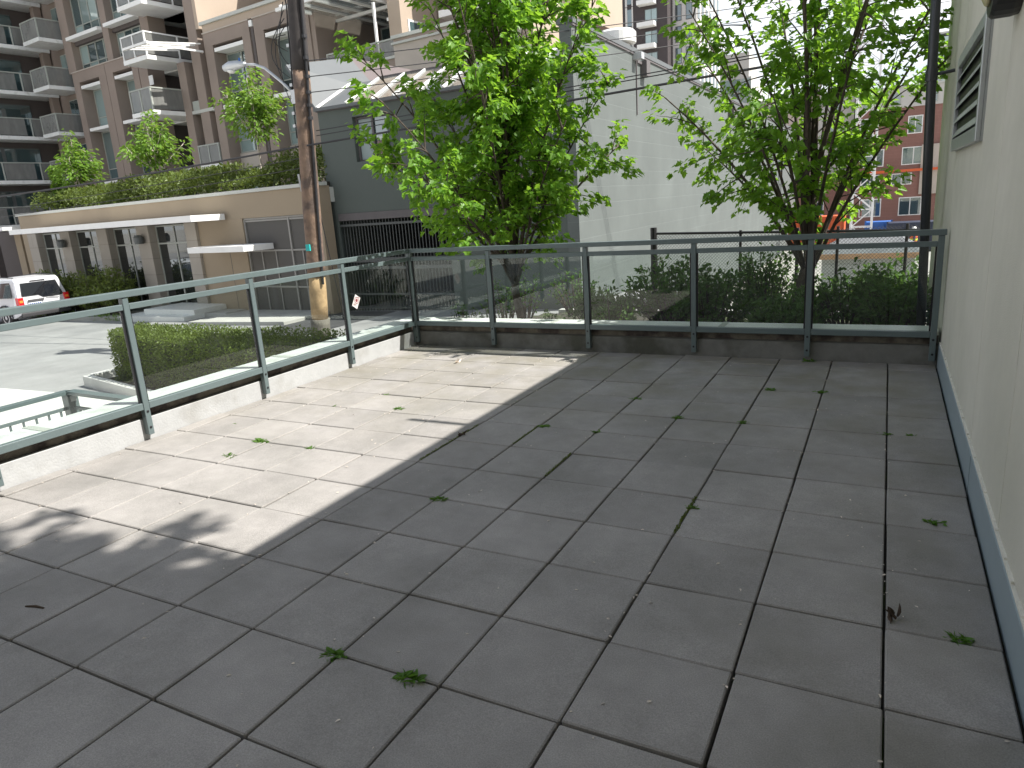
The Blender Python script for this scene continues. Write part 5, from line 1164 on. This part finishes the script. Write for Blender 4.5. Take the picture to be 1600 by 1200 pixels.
# lattice tower crane mast
CR = thing('crane_mast', 'white lattice crane mast rising behind the backlit maple', 'crane', (-1.6, 50, -2.95)); hh = 24.0
for x in (-0.6, 0.6):
    for y in (-0.6, 0.6): box('leg', 'crane', CR, x-0.06, x+0.06, y-0.06, y+0.06, 0, hh)
k = MB(); z = 0.5; i = 0
while z < hh-1.2:
    for y in (-0.6, 0.6):
        k.bar((-0.6, y, z), (0.6, y, z), 0.05, 0.05); k.bar((-0.6 if i % 2 else 0.6, y, z), (0.6 if i % 2 else -0.6, y, z+1.1), 0.05, 0.05)
    for x in (-0.6, 0.6):
        k.bar((x, -0.6, z), (x, 0.6, z), 0.05, 0.05); k.bar((x, -0.6 if i % 2 else 0.6, z), (x, 0.6 if i % 2 else -0.6, z+1.1), 0.05, 0.05)
    z += 1.1; i += 1
k.build('lattice', 'crane', CR)
def win_grid(par, xs_, zs_, w_, h_, y, frame='white', glass='wglass', cols=2):
    for z in zs_:
        for x in xs_:
            wn__ = box('window', frame, par, x, x+w_, y-0.03, y+0.02, z, z+h_)
            for c in range(cols):
                a = x+0.08+c*(w_-0.08)/cols; box('pane', glass, wn__, a, a+(w_-0.08)/cols-0.08, y-0.045, y-0.031, z+0.08, z+h_-0.08)
R = thing('brick_building', 'red brick building with pale grey top storey beyond the site, at the right', 'building', (-3.0, 72, -2.95))
box('wall', 'bricks', R, 0, 14, 0, 10, 3.8, 10.45); box('ground_floor', 'bricks', R, 0, 14, 0, 10, 0, 3.799); box('top_storey', 'gwall', R, -0.1, 14.1, -0.1, 10, 10.451, 12.1); box('roof_edge', 'coping', R, -0.2, 14.2, -0.2, 10, 12.101, 12.25)
box('stone_bay', 'bstone', R, 5.2, 9.2, -0.25, -0.01, 3.0, 7.2); 
win_grid(R, (0.4, 2.6, 5.4, 7.4), (10.65,), 0.75, 1.05, -0.1, 'mullion'); win_grid(R, (0.2, 4.0, 6.8), (8.2,), 1.15, 1.5, 0.0); win_grid(R, (0.5, 3.7, 9.6), (5.6,), 1.8, 1.5, 0.0); win_grid(R, (0.5, 3.7, 9.6), (1.2,), 1.8, 1.6, 0.0); win_grid(R, (0.5, 3.0), (3.9,), 1.6, 1.0, 0.0)
for x0, x1 in ((-6, 3.2), (3.6, 9.0)): box('safety_netting', 'orange', R, x0, x1, -0.6, -0.5, 5.0, 5.22)
Gb = thing('pale_building', 'pale grey low building behind the backlit maple, left of the brick one', 'building', (-14.0, 74, -2.95))
box('wall', 'gwall', Gb, 0, 10.6, 0, 12, 0, 12.6); box('upper_wall', 'pinkwall', Gb, -0.1, 6.0, -0.6, -0.01, 6.5, 11.2); box('brick_base', 'bricks', Gb, -0.1, 10.7, -0.7, -0.62, 0, 5.2); win_grid(Gb, (6.6, 8.6), (8.6, 10.6), 0.9, 1.2, 0.0, 'mullion'); win_grid(Gb, (0.6, 2.4, 4.2), (8.8,), 0.9, 1.2, -0.62, 'mullion'); win_grid(Gb, (1, 4, 7), (1.5, 3.4), 1.4, 1.3, -0.72)
E_ = thing('dark_tower', 'dark brown high-rise with white balconies above the grey building roof', 'building', (-41.0, 110, -2.95))
box('left_part', 'tower', E_, -4, 9.9, 0, 20, 0, 60); box('right_face', 'towerlight', E_, 9.91, 14.0, 3.0, 20, 0, 60); box('front_strip', 'tower', E_, 9.905, 10.4, 0, 2.99, 0, 60)
for k_ in range(11):
    z = 20+3.0*k_
    for x in (1.2, ):
        wq = box('window', 'mull_dark', E_, x, x+2.0, -0.06, -0.005, z+0.4, z+2.2); 
        for c in range(2): box('pane', 'wblind', wq, x+0.08+0.97*c, x+0.95+0.97*c, -0.08, -0.061, z+0.5, z+2.1)
        box('sill', 'towerlight', E_, x, x+2.0, -0.15, -0.005, z+0.1, z+0.3)
    wq = box('window', 'mull_dark', E_, 7.0, 8.9, -0.06, -0.005, z+0.3, z+2.2); box('pane', 'wblind', wq, 7.1, 7.95, -0.08, -0.061, z+0.4, z+2.1); box('pane', 'wblind', wq, 8.05, 8.8, -0.08, -0.061, z+0.4, z+2.1)
    box('balcony', 'white', E_, 6.2, 8.8, -1.6, -0.061, z-0.35, z+0.25)
    box('stair_window', 'towerlight', E_, 4.0, 4.3, -0.10, -0.005, z, z+2.9); box('stair_window', 'towerlight', E_, 5.0, 5.2, -0.10, -0.005, z, z+2.9); box('stair_glass', 'wglass', E_, 4.31, 4.99, -0.06, -0.005, z+0.3, z+2.6)
    for j in range(6):
        y = 3.4+2.7*j; w2 = box('window', 'mull_dark', E_, 14.001, 14.05, y, y+1.5, z+0.5, z+2.75); box('pane', 'wglass', w2, 14.051, 14.07, y+0.1, y+1.4, z+0.6, z+2.65)
    for j in range(2):
        x = 10.8+1.6*j; w2 = box('window', 'mull_dark', E_, x, x+0.95, 2.95, 2.999, z+0.5, z+2.75); box('pane', 'wglass', w2, x+0.08, x+0.87, 2.93, 2.949, z+0.6, z+2.65)
GT = thing('glass_tower', 'blue-grey gridded glass office block behind the backlit maple', 'building', (-33.2, 150, -2.95))
box('core', 'gwall', GT, 0.3, 8.0, 0.5, 15, 0, 25.5); box('roof_block', 'gwall', GT, 1.0, 7.5, 0.6, 10, 25.5, 30)
for i in range(4):
    for j in range(9): box('pane', 'wblind', GT, 0.3+1.95*i, 2.1+1.95*i, 0.40, 0.49, 2+2.6*j, 4.4+2.6*j)
G2 = thing('glass_high_rise', 'pale green glass high-rise seen between the dark pipe and stucco wall', 'building', (5.9, 180, -2.95))
box('core', 'gwall', G2, 0, 14, 0, 14, 0, 33)
for j in range(11):
    box('slab_edge', 'cap', G2, -0.5, 8, -1.2, -0.01, 2.9*j+1.0, 2.9*j+1.5)
    for i in range(4): box('pane', 'wblind', G2, 0.2+2*i, 2.0+2*i, -0.08, -0.01, 2.9*j+1.7, 2.9*j+3.6)
